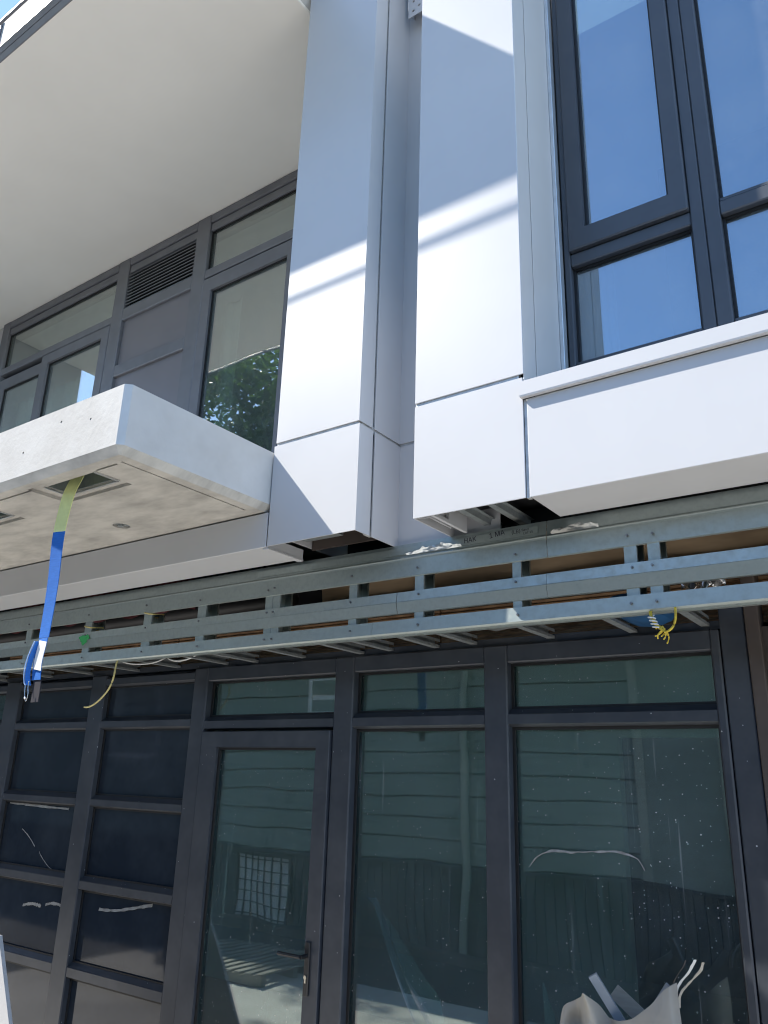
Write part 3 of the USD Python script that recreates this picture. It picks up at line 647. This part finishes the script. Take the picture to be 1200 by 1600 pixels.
b2 = Thing('balcony', 'pale balcony overhead at upper left with smooth plain soffit', 'balcony', (-4.5, 2.6, 4.506))
b2.part('slab', slab(3.3, [], 1.725, 0.047, 0.04).trim_by_plane([0, 0, 1], 4.506 + 0.0085), 'painted_concrete')
b2.part('underside', slab(3.3, [], 1.725, 0.047, 0.04).trim_by_plane([0, 0, -1], -4.506 - 0.0080), 'soffit_paint', 'smooth off-white soffit')
b2.part('edge_profile', extr_x([(1.7255, 4.556), (1.7215, 4.556), (1.7215, 4.550), (1.7440, 4.5275), (1.7470, 4.5300), (1.7500, 4.5270), (1.7470, 4.5240), (1.7690, 4.5020), (1.7760, 4.5020), (1.7760, 4.5045), (1.7720, 4.5055)], -7.9, -2.63), 'frame_bronze', 'grey bevelled edge profile')
b2.part('edge_rail', cbox(-7.9, -2.62, 1.630, 1.648, 4.575, 4.602, 0.004), 'frame_bronze', 'thin dark outer rail')
for x in (-7.2, -5.85, -4.57, -2.66):
    b2.part('bracket', cbox(x - 0.012, x + 0.012, 1.648, 1.723, 4.578, 4.600, 0.003), 'frame_bronze')
    b2.part('bracket', cbox(x - 0.012, x + 0.012, 1.712, 1.7235, 4.56, 4.80, 0.003), 'frame_bronze')

# ---------------------------------------------------------------- window wall behind the balcony
ww = Thing('balcony_window', 'dark framed window wall with louvre and sashes behind the concrete balcony', 'window', (-5.6, YW, 1.51))
def wbar(x0, x1, z0, z1, y0=YW, name='frame_bar', c=0.006): return ww.part(name, cbox(x0, x1, y0, YW + 0.09, z0, z1, c), 'frame_bronze')
wz0, wz1 = 1.512, 4.505
for a, b in ((-7.74, -7.61), (-5.765, -5.605), (-4.69, -4.53), (-3.545, -3.47)):
    wbar(a, b, wz0, wz1)
def wh(x0, x1, z0, z1): return wbar(x0 + .001, x1 - .001, z0, z1, YW + 0.003)
for a, b in ((-7.61, -5.765), (-5.605, -4.69), (-4.53, -3.545)):
    wh(a, b, 4.425, 4.503); wbar(a + .001, b - .001, 4.345, 4.420, YW + 0.016); wh(a, b, wz0, 1.60)
def wpane(a, b, z0, z1, mat='glass_upper', y=YW + 0.045, name='pane'):
    q = ww.part(name, box(a - .01, b + .01, y, y + 0.008, z0 - .01, z1 + .01), mat)
    w = 0.011
    ww.part('gasket', cat(box(a, b, y - .012, y - .002, z0, z0 + w), box(a, b, y - .012, y - .002, z1 - w, z1), box(a, a + w, y - .012, y - .002, z0 + w, z1 - w), box(b - w, b, y - .012, y - .002, z0 + w, z1 - w)), 'gasket', under=q)
def wsash(a, b, z0, z1, gl, y=YW - 0.004):
    s = cbox(a, b, y, YW + 0.07, z0, z1, 0.005) - cube(gl[0], gl[1], y - .1, YW + .2, gl[2], gl[3])
    q = ww.part('sash', s, 'frame_bronze')
    y = YW + 0.03; a, b, z0, z1 = gl; w = 0.011
    ww.part('pane', box(a - .01, b + .01, y, y + 0.008, z0 - .01, z1 + .01), 'glass_upper', under=q)
    ww.part('gasket', cat(box(a, b, y - .012, y - .002, z0, z0 + w), box(a, b, y - .012, y - .002, z1 - w, z1), box(a, a + w, y - .012, y - .002, z0 + w, z1 - w), box(b - w, b, y - .012, y - .002, z0 + w, z1 - w)), 'gasket', under=q)
# right: fixed light over a tall sash
wpane(-4.53, -3.545, 3.945, 4.345); wh(-4.53, -3.545, 3.865, 3.945)
wsash(-4.525, -3.55, 1.605, 3.845, (-4.425, -3.592, 1.72, 3.715))
# middle: louvre over two panels
wh(-5.605, -4.69, 3.835, 3.955); wh(-5.605, -4.69, 3.265, 3.375); wh(-5.605, -4.69, 2.50, 2.60)
for k in range(11):
    z = 3.967 + k * 0.0345
    ww.part('louvre_slat', extr_x([(YW + 0.012, z), (YW + 0.016, z - 0.004), (YW + 0.048, z + 0.020), (YW + 0.048, z + 0.025)], -5.604, -4.691), 'frame_bronze')
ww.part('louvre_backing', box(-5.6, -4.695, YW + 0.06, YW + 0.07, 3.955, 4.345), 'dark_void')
for z0, z1 in ((3.375, 3.835), (2.60, 3.265), (1.60, 2.50)):
    ww.part('infill_panel', box(-5.6, -4.695, YW + 0.032, YW + 0.04, z0 - .01, z1 + .01), 'panel_dark')
# left: fixed light over two sashes
wpane(-7.61, -5.765, 3.93, 4.345); wh(-7.61, -5.765, 3.855, 3.93)
wsash(-6.83, -5.77, 1.605, 3.84, (-6.715, -5.868, 1.72, 3.735))
wsash(-7.605, -6.84, 1.605, 3.79, (-7.49, -6.86, 1.72, 3.665), YW + 0.01)
# white cloth blinds in the rooms
def blind(x0, x1, z0, z1, seed):
    def fn(u, v):
        x = x0 + (x1 - x0) * u
        return np.stack([x, 3.86 + 0.018 * np.sin(x * 38 + seed) + 0.006 * np.sin(x * 91), z0 + (z1 - z0) * v], -1)
    return sheet_grid(fn, 90, 3, 0.002)
single('curtain', blind(-7.6, -5.95, 1.55, 3.62, 1), 'curtain', 'pale curtain hanging behind the left sashes above the balcony', 'curtain', smooth=True)
single('curtain', blind(-4.52, -4.28, 1.55, 3.72, 4), 'curtain', 'narrow drawn-back pale curtain behind the tall sash right of the louvre', 'curtain', smooth=True)

# ---------------------------------------------------------------- bay window
bw = Thing('bay_window', 'dark framed window above the white band, panes mirroring blue sky', 'window', (-0.3, YB, 1.53))
def bbar(x0, x1, z0, z1, y0=YB, c=0.005, name='frame_bar'): return bw.part(name, cbox(x0, x1, y0, YB + 0.09, z0, z1, c), 'bay_frame')
bz0, bz1 = 1.535, 4.62
bbar(-1.197, -1.166, bz0, bz1)
bbar(-0.616, -0.563, bz0, bz1); bbar(-0.5605, -0.497, bz0, bz1, YB + 0.001)
bbar(0.55, 0.67, bz0, bz1); bbar(1.1, 1.2, bz0, bz1)
def bh(a, b, z0, z1, y0=YB + 0.003): return bbar(a + .001, b - .001, z0, z1, y0)
for a, b in ((-1.166, -0.616), (-0.497, 0.55), (0.67, 1.1)):
    bh(a, b, bz0, 1.80, YB + 0.006); bh(a, b, 2.305, 2.372); bh(a, b, 4.50, bz1)
def glaze(par, a, b, z0, z1, y):
    w = 0.012
    bw.part('gasket', cat(box(a, b, y - .012, y - .002, z0, z0 + w), box(a, b, y - .012, y - .002, z1 - w, z1), box(a, a + w, y - .012, y - .002, z0 + w, z1 - w), box(b - w, b, y - .012, y - .002, z0 + w, z1 - w)), 'gasket', under=par)
def bpane(a, b, z0, z1):
    y = YB + 0.045
    q = bw.part('pane', box(a - .01, b + .01, y, y + .008, z0 - .01, z1 + .01), 'glass_bay'); glaze(q, a, b, z0, z1, y)
bpane(-1.166, -0.616, 1.80, 2.305)
bpane(-0.497, 0.55, 1.80, 2.305); bpane(-0.497, 0.55, 2.395, 4.50); bpane(0.67, 1.1, 1.80, 2.305); bpane(0.67, 1.1, 2.395, 4.50)
bh(-0.497, 0.55, 2.3725, 2.395, YB + 0.012)
sash = cbox(-1.164, -0.618, YB - 0.022, YB + 0.06, 2.376, 4.498, 0.006) - cube(-1.082, -0.692, YB - .2, YB + .2, 2.482, 4.40)
q = bw.part('sash', sash, 'bay_frame', 'opening sash of the bay window')
bw.part('pane', box(-1.092, -0.682, YB + 0.012, YB + 0.020, 2.472, 4.41), 'glass_bay', under=q); glaze(q, -1.082, -0.692, 2.482, 4.40, YB + 0.012)
single('curtain', sheet_grid(lambda u, v: np.stack([-1.19 + 0.16 * u, 3.27 + 0.012 * np.sin(u * 30), 1.56 + 0.9 * v], -1), 40, 3, 0.002), 'curtain', 'pale curtain edge inside the lower left pane of the bay window', 'curtain', smooth=True)

# ---------------------------------------------------------------- lifting strap
sp = Thing('lifting_strap', 'blue and yellow webbing strap dangling from the balcony hatch', 'strap', (-3.12, 1.90, 1.2))
def strap_path(zs, xs, ys): return np.column_stack([xs, ys, zs])
full = spline([(-3.085, 1.915, 1.330), (-3.090, 1.900, 1.235), (-3.098, 1.884, 1.17), (-3.112, 1.88, 1.08), (-3.127, 1.883, 0.993), (-3.118, 1.886, 0.80), (-3.113, 1.886, 0.62), (-3.112, 1.884, 0.52)], 60)
wd = np.array([[math.cos(a), 0.35 * math.sin(a * 2) , 0.0] for a in np.linspace(0.55, 0.05, 60)]); wd /= np.linalg.norm(wd, axis=1, keepdims=True)
k = int(np.argmin(np.abs(full[:, 2] - 0.993)))
W = 0.066
sp.part('yellow_webbing', ribbon(full[:k + 1], wd[:k + 1], W, 0.0035), 'strap_yellow', 'yellow upper webbing', smooth=30)
sp.part('blue_webbing', ribbon(full[k:], wd[k:], W, 0.0035), 'strap_blue', 'blue webbing', smooth=30)
lowp = spline([(-3.112, 1.884, 0.518), (-3.116, 1.882, 0.47), (-3.126, 1.884, 0.42), (-3.122, 1.884, 0.375), (-3.117, 1.884, 0.345)], 20)
sp.part('blue_webbing', ribbon(lowp, [1, 0, 0], 0.060, 0.0035), 'strap_blue', smooth=30)
sp.part('label', ribbon(spline([(-3.106, 1.879, 0.505), (-3.108, 1.877, 0.47), (-3.116, 1.878, 0.42), (-3.112, 1.878, 0.385)], 16), [0.985, 0, -0.17], 0.056, 0.002), 'label_white', 'white blank label')
sp.part('end_tab', ribbon(spline([(-3.113, 1.887, 0.346), (-3.110, 1.888, 0.31), (-3.112, 1.889, 0.255)], 10), [1, 0, 0], 0.052, 0.003), 'strap_black', 'black end tab')
fold = spline([(-3.136, 1.876, 0.505), (-3.156, 1.874, 0.46), (-3.172, 1.874, 0.40), (-3.170, 1.876, 0.355), (-3.158, 1.878, 0.325)], 24)
sp.part('loop', ribbon(fold, np.array([0.35, 0.93, 0]), 0.020, 0.003), 'strap_blue', 'folded blue loop', smooth=30)
sp.part('bright_edge', tube(fold + [-0.007, -0.013, 0], 0.0022, 5), 'strap_edge')
sp.part('wire_hook', tube(spline([(-3.156, 1.862, 0.328), (-3.148, 1.861, 0.295), (-3.138, 1.861, 0.268), (-3.130, 1.861, 0.258), (-3.124, 1.861, 0.268), (-3.126, 1.861, 0.30), (-3.130, 1.861, 0.338)], 40), 0.0022, 6), 'bright_steel', smooth=True)
sp.part('hook_ball', trimesh.creation.icosphere(2, 0.0055).apply_translation([-3.134, 1.858, 0.270]), 'bright_steel', smooth=True)
# small offcut dangling from a second strap end behind the steel rail
# ---------------------------------------------------------------- cables and twine
single('cable', tube(spline([(-4.005, 2.95, 0.66), (-4.02, 2.925, 0.615), (-4.005, 2.905, 0.56), (-4.005, 2.90, 0.506), (-4.04, 2.90, 0.44), (-4.095, 2.90, 0.395), (-4.16, 2.90, 0.360), (-4.245, 2.90, 0.349)], 60), 0.0055, 8), 'cable_yellow', 'stiff yellowish cable end hanging in a curve below the steel frame', 'cable', smooth=True)
single('cable', tube(spline([(-3.72, 3.03, 0.64), (-3.66, 3.02, 0.610), (-3.60, 3.02, 0.600), (-3.53, 3.03, 0.607), (-3.46, 3.06, 0.65)], 30), 0.0055, 8), 'cable_white', 'short white cable loop sagging between the soffit joists', 'cable', smooth=True)
single('cable', tube(spline([(-4.15, 3.0, 0.64), (-4.05, 3.02, 0.612), (-3.9, 3.04, 0.602), (-3.8, 3.06, 0.62), (-3.76, 3.1, 0.66)], 30), 0.0045, 8), 'cable_white', 'thin pale cable sagging beside the yellowish cable end', 'cable', smooth=True)
tw = Thing('twine', 'frayed bright yellow twine knot hanging under the steel frame at right', 'twine', (-0.82, 2.9, 0.56))
tw.part('strand', tube(spline([(-0.790, 2.915, 0.622), (-0.785, 2.895, 0.60), (-0.790, 2.892, 0.56), (-0.812, 2.892, 0.532), (-0.826, 2.892, 0.528)], 20), 0.0045, 6), 'twine_yellow', smooth=True)
tw.part('strand', tube(spline([(-0.880, 2.915, 0.612), (-0.872, 2.897, 0.585), (-0.855, 2.892, 0.555), (-0.835, 2.892, 0.535)], 20), 0.006, 6), 'twine_yellow', smooth=True)
for i in range(14):
    c = np.array([-0.83, 2.892, 0.535]); d = rng.normal(size=3) * 0.011; e = rng.normal(size=3) * 0.012
    tw.part('frayed_end', tube(spline([c, c + d, c + d + e + [0, 0, -0.008]], 8), 0.0028, 5), 'twine_yellow')
tw.part('wrap', tube(spline([(-0.875 + 0.02 * i / 20 + 0.012 * math.cos(i * 1.3), 2.893 + 0.008 * math.sin(i * 1.3), 0.592 - 0.05 * i / 20) for i in range(21)], 80), 0.003, 5), 'cable_white', smooth=True)
for x in (-3.772, -4.338):
    pts = [(x + 0.044 * math.cos(a), YS + 0.05 + 0.062 * math.sin(a), (0.868 if x > -4 else 0.835) + 0.006 * math.sin(2 * a)) for a in np.linspace(0, 2 * math.pi, 33)]
    single('twine', tube(pts, 0.005, 6), 'cable_yellow', 'yellow twine ' + ('knotted round the steel stud above the hanging cable' if x > -4 else 'knotted round the steel stud above the green paint dab'), 'twine', smooth=True)
# rolled blue sheet stored on the joists
rl = [(0.045 * (1 - 0.06 * i / 12) * math.cos(i * 0.52), 0.045 * (1 - 0.06 * i / 12) * math.sin(i * 0.52)) for i in range(26)]
single('blue_tarpaulin', extr_y([(-0.99 + a * 2.2, 0.665 + b * 0.9) for a, b in list(sg.LineString(rl).buffer(0.003).exterior.coords)[:-1]], 2.99, 3.28), 'blue_sheet', 'rolled blue tarpaulin tucked on the joists behind the yellow twine', 'tarpaulin')
single('foil_scrap', sheet_grid(lambda u, v: np.stack([-0.79 + 0.16 * u, 3.02 + 0.06 * np.sin(6 * u) * v, 0.70 + 0.07 * v + 0.012 * np.sin(22 * u + 5 * v)], -1), 30, 12, 0.001), 'bright_steel', 'shiny crumpled foil scrap behind the steel rails at right', 'foil', smooth=20)

# ---------------------------------------------------------------- bulk bag with boards
bg = Thing('bulk_bag', 'crumpled beige woven bag standing before the right pane, open top sagging', 'bag', (-1.15, 2.98, G))
def bag_fn(u, v):
    """u round the bag, v up; the rim sags at front and folds at left."""
    a = u * 2 * np.pi
    cx, cy, rx, ry = -1.12, 3.04, 0.17, 0.12
    n = 5.0
    ca, sa = np.cos(a), np.sin(a)
    r = (np.abs(ca) ** n + np.abs(sa) ** n) ** (-1 / n)
    X, Y = rx * r * ca, ry * r * sa
    # rim height round the bag: right front corner high, left corner folded peak, sag between
    xn = X / rx
    rim = -0.84 + 0.12 * np.clip(xn, 0, 1) ** 1.6
    z = G + 0.003 + (rim - G) * v
    p = np.stack([X * 6 + 3, Y * 6, z * 5], -1)
    w = meshkit.fbm(p, 4, 11) - 0.5
    fold = 0.035 * np.sin(9 * xn + 6 * v) * v ** 3 * (xn < 0.1)
    k = 1 + 0.10 * w + fold + 0.04 * np.sin(np.pi * v)
    return np.stack([cx + X * k, cy + Y * k * 1.0 - 0.02 * v ** 4 * (xn < -0.2), z + 0.015 * w], -1)
v_, f_ = sheet_grid(bag_fn, 121, 60, -0.006)
bg.part('woven_body', (v_, f_), 'bag_fabric', smooth=50)
from scipy.interpolate import PchipInterpolator
RX = [-1.345, -1.315, -1.285, -1.245, -1.215, -1.180, -1.155, -1.125, -1.05, -0.98, -0.915, -0.888]
RZ = [-0.900, -0.800, -0.722, -0.700, -0.684, -0.655, -0.690, -0.738, -0.722, -0.672, -0.612, -0.598]
RY = [2.985, 2.935, 2.915, 2.925, 2.900, 2.868, 2.905, 2.915, 2.885, 2.880, 2.890, 2.905]
rz, ry = PchipInterpolator(RX, RZ), PchipInterpolator(RX, RY)
def front(u, v):
    x = RX[0] + (RX[-1] - RX[0]) * u
    z0 = rz(x)
    h = 0.62 * v
    fold = 0.055 * np.exp(-((x + 1.245) / 0.040) ** 2) * np.exp(-((h - 0.075) / 0.050) ** 2)          # hollow under the folded corner
    fold -= 0.030 * np.exp(-((x + 1.175 - 0.35 * h) / 0.022) ** 2) * np.exp(-h / 0.16)                 # ridge running down from the peak
    fold += 0.020 * np.exp(-((x + 1.130 - 0.15 * h) / 0.022) ** 2) * np.exp(-h / 0.20)
    fold -= 0.022 * np.exp(-((x + 1.205 + 0.5 * h) / 0.018) ** 2) * np.exp(-((h - 0.12) / 0.05) ** 2)
    p = np.stack([x * 9, h * 7, 0 * x], -1)
    y = ry(x) * (1 - np.clip(h / 0.25, 0, 1)) + 2.885 * np.clip(h / 0.25, 0, 1) + fold - 0.03 * np.sin(np.pi * np.clip(h / 0.6, 0, 1)) * 0.6 + 0.022 * (meshkit.fbm(p, 4, 21) - .5)
    y = y + 0.11 * np.clip((x + 0.905) / 0.017, 0, 1) ** 2 * 0.25
    return np.stack([x + 0.012 * (meshkit.fbm(p + 5, 3, 2) - .5), y, z0 - h + 0.006 * (meshkit.fbm(p * 2, 3, 9) - .5)], -1)
bg.part('front_panel', sheet_grid(front, 120, 70, -0.004), 'bag_fabric', smooth=60)
def board(name, p0, p1, w, t, mat, label):
    p0, p1 = np.array(p0, float), np.array(p1, float)
    L = np.linalg.norm(p1 - p0)
    b = trimesh.creation.box(extents=[w, t, L])
    b.apply_transform(trimesh.geometry.align_vectors([0, 0, 1], (p1 - p0) / L)); b.apply_translation((p0 + p1) / 2)
    single(name, b, mat, label, 'board')
board('board', (-1.02, 3.02, -0.90), (-1.175, 2.92, -0.615), 0.030, 0.014, 'board_wood', 'grey board leaning left out of the beige bag')
board('board', (-0.96, 3.06, -0.82), (-1.145, 3.03, -0.675), 0.05, 0.005, 'board_pale', 'thin pale sheet offcut lying behind the grey board in the bag')
board('board', (-1.07, 3.03, -0.80), (-0.935, 2.98, -0.622), 0.026, 0.008, 'board_wood', 'grey board sloping to the right rim of the beige bag')
for i, (dx, dz, mt, lb_) in enumerate(((0.0, 0.0, 'black_metal', 'thin dark stick poking up rightwards from the beige bag'), (0.03, 0.005, 'cable_white', 'white strip poking up rightwards from the beige bag'), (0.055, 0.0, 'board_pale', 'pale torn strip curving from the right rim of the beige bag'))):
    pp = spline([(-0.935 + dx * .5, 2.98, -0.68), (-0.915 + dx * .8, 2.97, -0.605 + dz), (-0.895 + dx, 2.965, -0.575 + dz), (-0.87 + dx, 2.96, -0.535 + dz)], 24)
    pp[:, 0] += 0.006 * (meshkit.fbm(np.column_stack([np.arange(24) * 0.3, np.full(24, i * 3.0), np.zeros(24)]), 3, 2) - .5)
    single('debris_strip', ribbon(pp, np.array([0.8, 0.6, 0]), (0.003 + 0.005 * (i > 0)) * (0.5 + meshkit.noise(np.column_stack([np.arange(24) * 0.5, np.full(24, i * 2.0), np.zeros(24)]), 3)), 0.002), mt, lb_, 'strip')
# pale wrapped sheet standing at far lower left
def tarp_fn(u, v):
    x = -2.62 + 0.02 - 0.45 * u
    z = G + 0.002 + (0.93 - 0.55 * u) * v
    return np.stack([x - 0.25 * v * (0) , 1.90 + 0.10 * np.sin(5 * u + 2 * v) - 0.10 * v, z], -1)

# ---------------------------------------------------------------- across the alley (seen mirrored in the glass)
YH = -2.4
hs = Thing('house', 'low green lap-sided house across the alley, mirrored in the shopfront panes', 'house', (-6, YH - 3, G))
hs.part('wall', box(-24, -3.0, YH - 6, YH - 0.03, G, 1.95), 'siding_green')
hs.part('wall', box(-3.0, 6, YH - 6, YH - 0.03, G, 1.95), 'siding_pale')
for x0, x1, mt in ((-24, -3.01, 'siding_green'), (-2.99, 6, 'siding_pale')):
    z = -0.98
    while z < 1.70:
        hs.part('siding_board', extr_x([(YH - 0.029, z + 0.018), (YH + 0.024, z + 0.018), (YH + 0.014, z + 0.262), (YH - 0.029, z + 0.262)], x0, x1), mt)
        z += 0.262
hs.part('roof', extr_x([(YH + 0.35, 1.90), (YH - 3.0, 3.1), (YH - 6.35, 1.90), (YH - 6.35, 2.0), (YH - 3.0, 3.2), (YH + 0.35, 2.0)], -24.3, 6.3), 'roof_shingle')
hs.part('gutter', cbox(-24.3, 6.3, YH + 0.35, YH + 0.45, 1.90, 2.0, 0.01), 'trim_white')
sk = []
x = -24.0
while x < 6:
    w_ = 0.10 + 0.02 * rng.random()
    sk.append(box(x, x + w_, YH - 0.02, YH + 0.012 + 0.006 * rng.random(), G, -1.02)); x += w_ + 0.012
hs.part('skirt_boards', cat(*sk), 'skirt_wood', 'dark vertical skirt boards', kind='stuff')
hs.part('skirt_cap', cbox(-24, 6, YH - 0.02, YH + 0.05, -1.02, -0.98, 0.004), 'skirt_wood')
def hwin(x0, x1, z0, z1, mat):
    q = hs.part('window', cat(box(x0 - .07, x1 + .07, YH + 0.008, YH + 0.035, z1, z1 + .08), box(x0 - .07, x1 + .07, YH + 0.008, YH + 0.035, z0 - .08, z0), box(x0 - .07, x0, YH + 0.008, YH + 0.035, z0, z1), box(x1, x1 + .07, YH + 0.008, YH + 0.035, z0, z1)), 'trim_white')
    hs.part('pane', box(x0, x1, YH + 0.010, YH + 0.016, z0, z1), mat, under=q)
hwin(-7.8, -6.95, 0.9, 1.5, 'trim_white'); hwin(-12.2, -11.2, 0.3, 1.4, 'membrane')
hd = hs.part('door', box(-2.95, -2.15, YH + 0.008, YH + 0.03, -0.98, 1.35), 'siding_green')
hs.part('door_trim', cat(box(-3.05, -2.95, YH + .008, YH + .04, -0.98, 1.45), box(-2.15, -2.05, YH + .008, YH + .04, -0.98, 1.45), box(-2.95, -2.15, YH + .008, YH + .04, 1.35, 1.45)), 'siding_pale', under=hd)
hs.part('downpipe', cyl([-5.2, YH + 0.06, 0.0], 0.045, 4.0), 'siding_pale', smooth=40)
gt = Thing('mesh_gate', 'pale sheet behind a wire mesh gate in the dark skirt across the alley', 'gate', (-8.4, YH + 0.05, G))
gt.part('backing_sheet', box(-8.95, -7.95, YH + 0.02, YH + 0.028, G + .02, -1.05), 'trim_white')
gt.part('frame', cat(box(-9.0, -8.95, YH + .02, YH + .06, G, -1.03), box(-7.95, -7.90, YH + .02, YH + .06, G, -1.03), box(-8.95, -7.95, YH + .02, YH + .06, -1.08, -1.03)), 'black_metal')
for i in range(7): gt.part('bar', box(-8.95 + 0.143 * i - .008, -8.95 + 0.143 * i + .008, YH + 0.030, YH + 0.044, G, -1.08), 'black_metal')
for i in range(6): gt.part('bar', box(-8.95, -7.95, YH + 0.045, YH + 0.056, G + 0.12 + 0.15 * i, G + 0.134 + 0.15 * i), 'black_metal')
single('kerb', cbox(-24, 6, YH + 0.16, YH + 0.34, G - .01, G + 0.12, 0.015), 'gravel_dark', 'low concrete kerb along the foot of the house across the alley', 'kerb', kind='structure')

# tree mirrored in the tall sash above the balcony
tr = Thing('tree', 'tall leafy green tree across the alley, mirrored in the sash above the balcony', 'tree', (-15.5, -10.5, G))
tc = np.array([-15.5, -10.5])
tr.part('trunk', tube([(tc[0], tc[1], G), (tc[0] + .1, tc[1], 2), (tc[0], tc[1] + .1, 6), (tc[0] + .15, tc[1], 10)], [0.34, 0.28, 0.2, 0.08], 12), 'bark', smooth=True)
limbs = []
for i in range(14):
    a = i * 2.4; z0 = 3.5 + 0.45 * i; L = 3.6 - 0.1 * i
    limbs.append(tube(spline([(tc[0], tc[1], z0), (tc[0] + .5 * L * math.cos(a), tc[1] + .5 * L * math.sin(a), z0 + .7), (tc[0] + L * math.cos(a), tc[1] + L * math.sin(a), z0 + 1.0)], 10), np.linspace(0.10, 0.025, 10), 7))
tr.part('limbs', cat(*limbs), 'bark', smooth=True)
N = 42000
cl = []
for i in range(190):
    u = rng.normal(size=3); u /= np.linalg.norm(u); rr_ = rng.random() ** 0.4
    cl.append([tc[0] + 5.2 * u[0] * rr_, tc[1] + 4.6 * u[1] * rr_, 9.2 + 6.2 * u[2] * rr_])
cl = np.array(cl)
ci = rng.integers(0, len(cl), N)
cen = cl[ci] + rng.normal(size=(N, 3)) * [0.55, 0.55, 0.38]
a_ = rng.normal(size=(N, 3)); a_ /= np.linalg.norm(a_, axis=1, keepdims=True)
b_ = np.cross(a_, rng.normal(size=(N, 3))); b_ /= np.linalg.norm(b_, axis=1, keepdims=True)
s_ = (0.10 + 0.09 * rng.random(N))[:, None]
lv = np.stack([cen - a_ * s_, cen + b_ * s_ * .45, cen + a_ * s_, cen - b_ * s_ * .45], 1).reshape(-1, 3)
i4 = np.arange(N)[:, None] * 4
lf = np.vstack([i4 + [0, 1, 2], i4 + [0, 2, 3]])
tr.part('crown', (lv, lf), 'leaf', kind='stuff')

# slatted pallet lying on the paving (mirrored low in the door)
pl = Thing('pallet', 'weathered slatted timber pallet lying on the paving across the alley', 'pallet', (-6.9, -0.5, G))
for i in range(12): pl.part('slat', cbox(-7.7 + 0.14 * i, -7.7 + 0.14 * i + 0.08, -1.1, 0.1, G + 0.09, G + 0.11, 0.003), 'board_pale')
for y in (-1.05, -0.5, 0.02): pl.part('bearer', box(-7.7, -6.08, y, y + 0.07, G + 0.001, G + 0.0895), 'board_pale')

gr = Thing('brick_garage', 'red brown brick garage closing the alley far left, mirrored in the dark infill panels', 'garage', (-20, 0, G))
gr.part('wall', box(-24, -17.2, -2.2, 2.4, G, 4.4), 'brick')
gr.part('roof', box(-24.2, -17.0, -2.3, 2.6, 4.401, 4.55), 'roof_shingle')
gr.part('door', cbox(-17.199, -17.16, -1.6, 0.8, G + 0.02, 0.3, 0.01), 'trim_white')

# pale sheet leaning near the shopfront at the far lower left, only its edge in view
A_, B_ = np.array([-4.227, 2.6, -0.879]), np.array([-4.043, 2.6, -1.189])
d_ = (B_ - A_) / (B_ - A_)[2]
C_, T_ = A_ + d_ * (G + 0.003 - A_[2]), A_ + d_ * 0.05
sh = np.array([C_, T_, T_ + [-0.5, 0, -0.03], C_ + [-0.9, 0, 0]])
single('leaning_sheet', m3.Manifold.hull_points(np.vstack([sh, sh + [0, 0.02, 0]])), 'tarp', 'pale grey sheet offcut at the lower left corner, only its slanting edge in view', 'sheet')

# torn remnants of protective film on the dark infill panels
def scrap(p, w, seed, lab):
    q = spline(p, 36); k = np.arange(36)
    q[:, 2] += 0.004 * (meshkit.fbm(np.column_stack([k * 0.25, np.full(36, seed + 9.0), np.zeros(36)]), 3, seed) - .5)
    ww = w * (0.35 + 0.7 * meshkit.fbm(np.column_stack([k * 0.4, np.full(36, seed), np.zeros(36)]), 3, seed))
    single('film_scrap', ribbon(q, np.array([0, 0.2, 0.98]), ww, 0.002), 'scrap', lab, 'film')
ys_ = YG + 0.043
scrap([(-5.60, ys_, -0.236), (-5.35, ys_, -0.246), (-5.1, ys_, -0.250), (-4.90, ys_, -0.252)], 0.020, 2, 'torn strip of pale film along the top of the second panel down, far left column')
scrap([(-5.40, ys_, -0.40), (-5.28, ys_, -0.46), (-5.22, ys_, -0.50)], 0.007, 4, 'short pale film sliver slanting across the second panel down, far left column')
scrap([(-5.16, ys_, -0.53), (-5.05, ys_, -0.60), (-4.97, ys_, -0.63)], 0.006, 6, 'lower short film sliver slanting across the second panel down, far left column')
scrap([(-4.45, ys_, -0.80), (-4.30, ys_, -0.79), (-4.10, ys_, -0.755), (-3.97, ys_, -0.73)], 0.022, 8, 'wedge of pale film across the third panel down beside the door')
scrap([(-5.25, ys_, -0.86), (-5.12, ys_, -0.84), (-5.05, ys_, -0.845)], 0.026, 12, 'pale film flake on the third panel down, far left column')
scrap([(-5.0, ys_, -0.83), (-4.9, ys_, -0.815), (-4.83, ys_, -0.82)], 0.022, 14, 'small pale film flake against the mullion, third panel down, far left column')
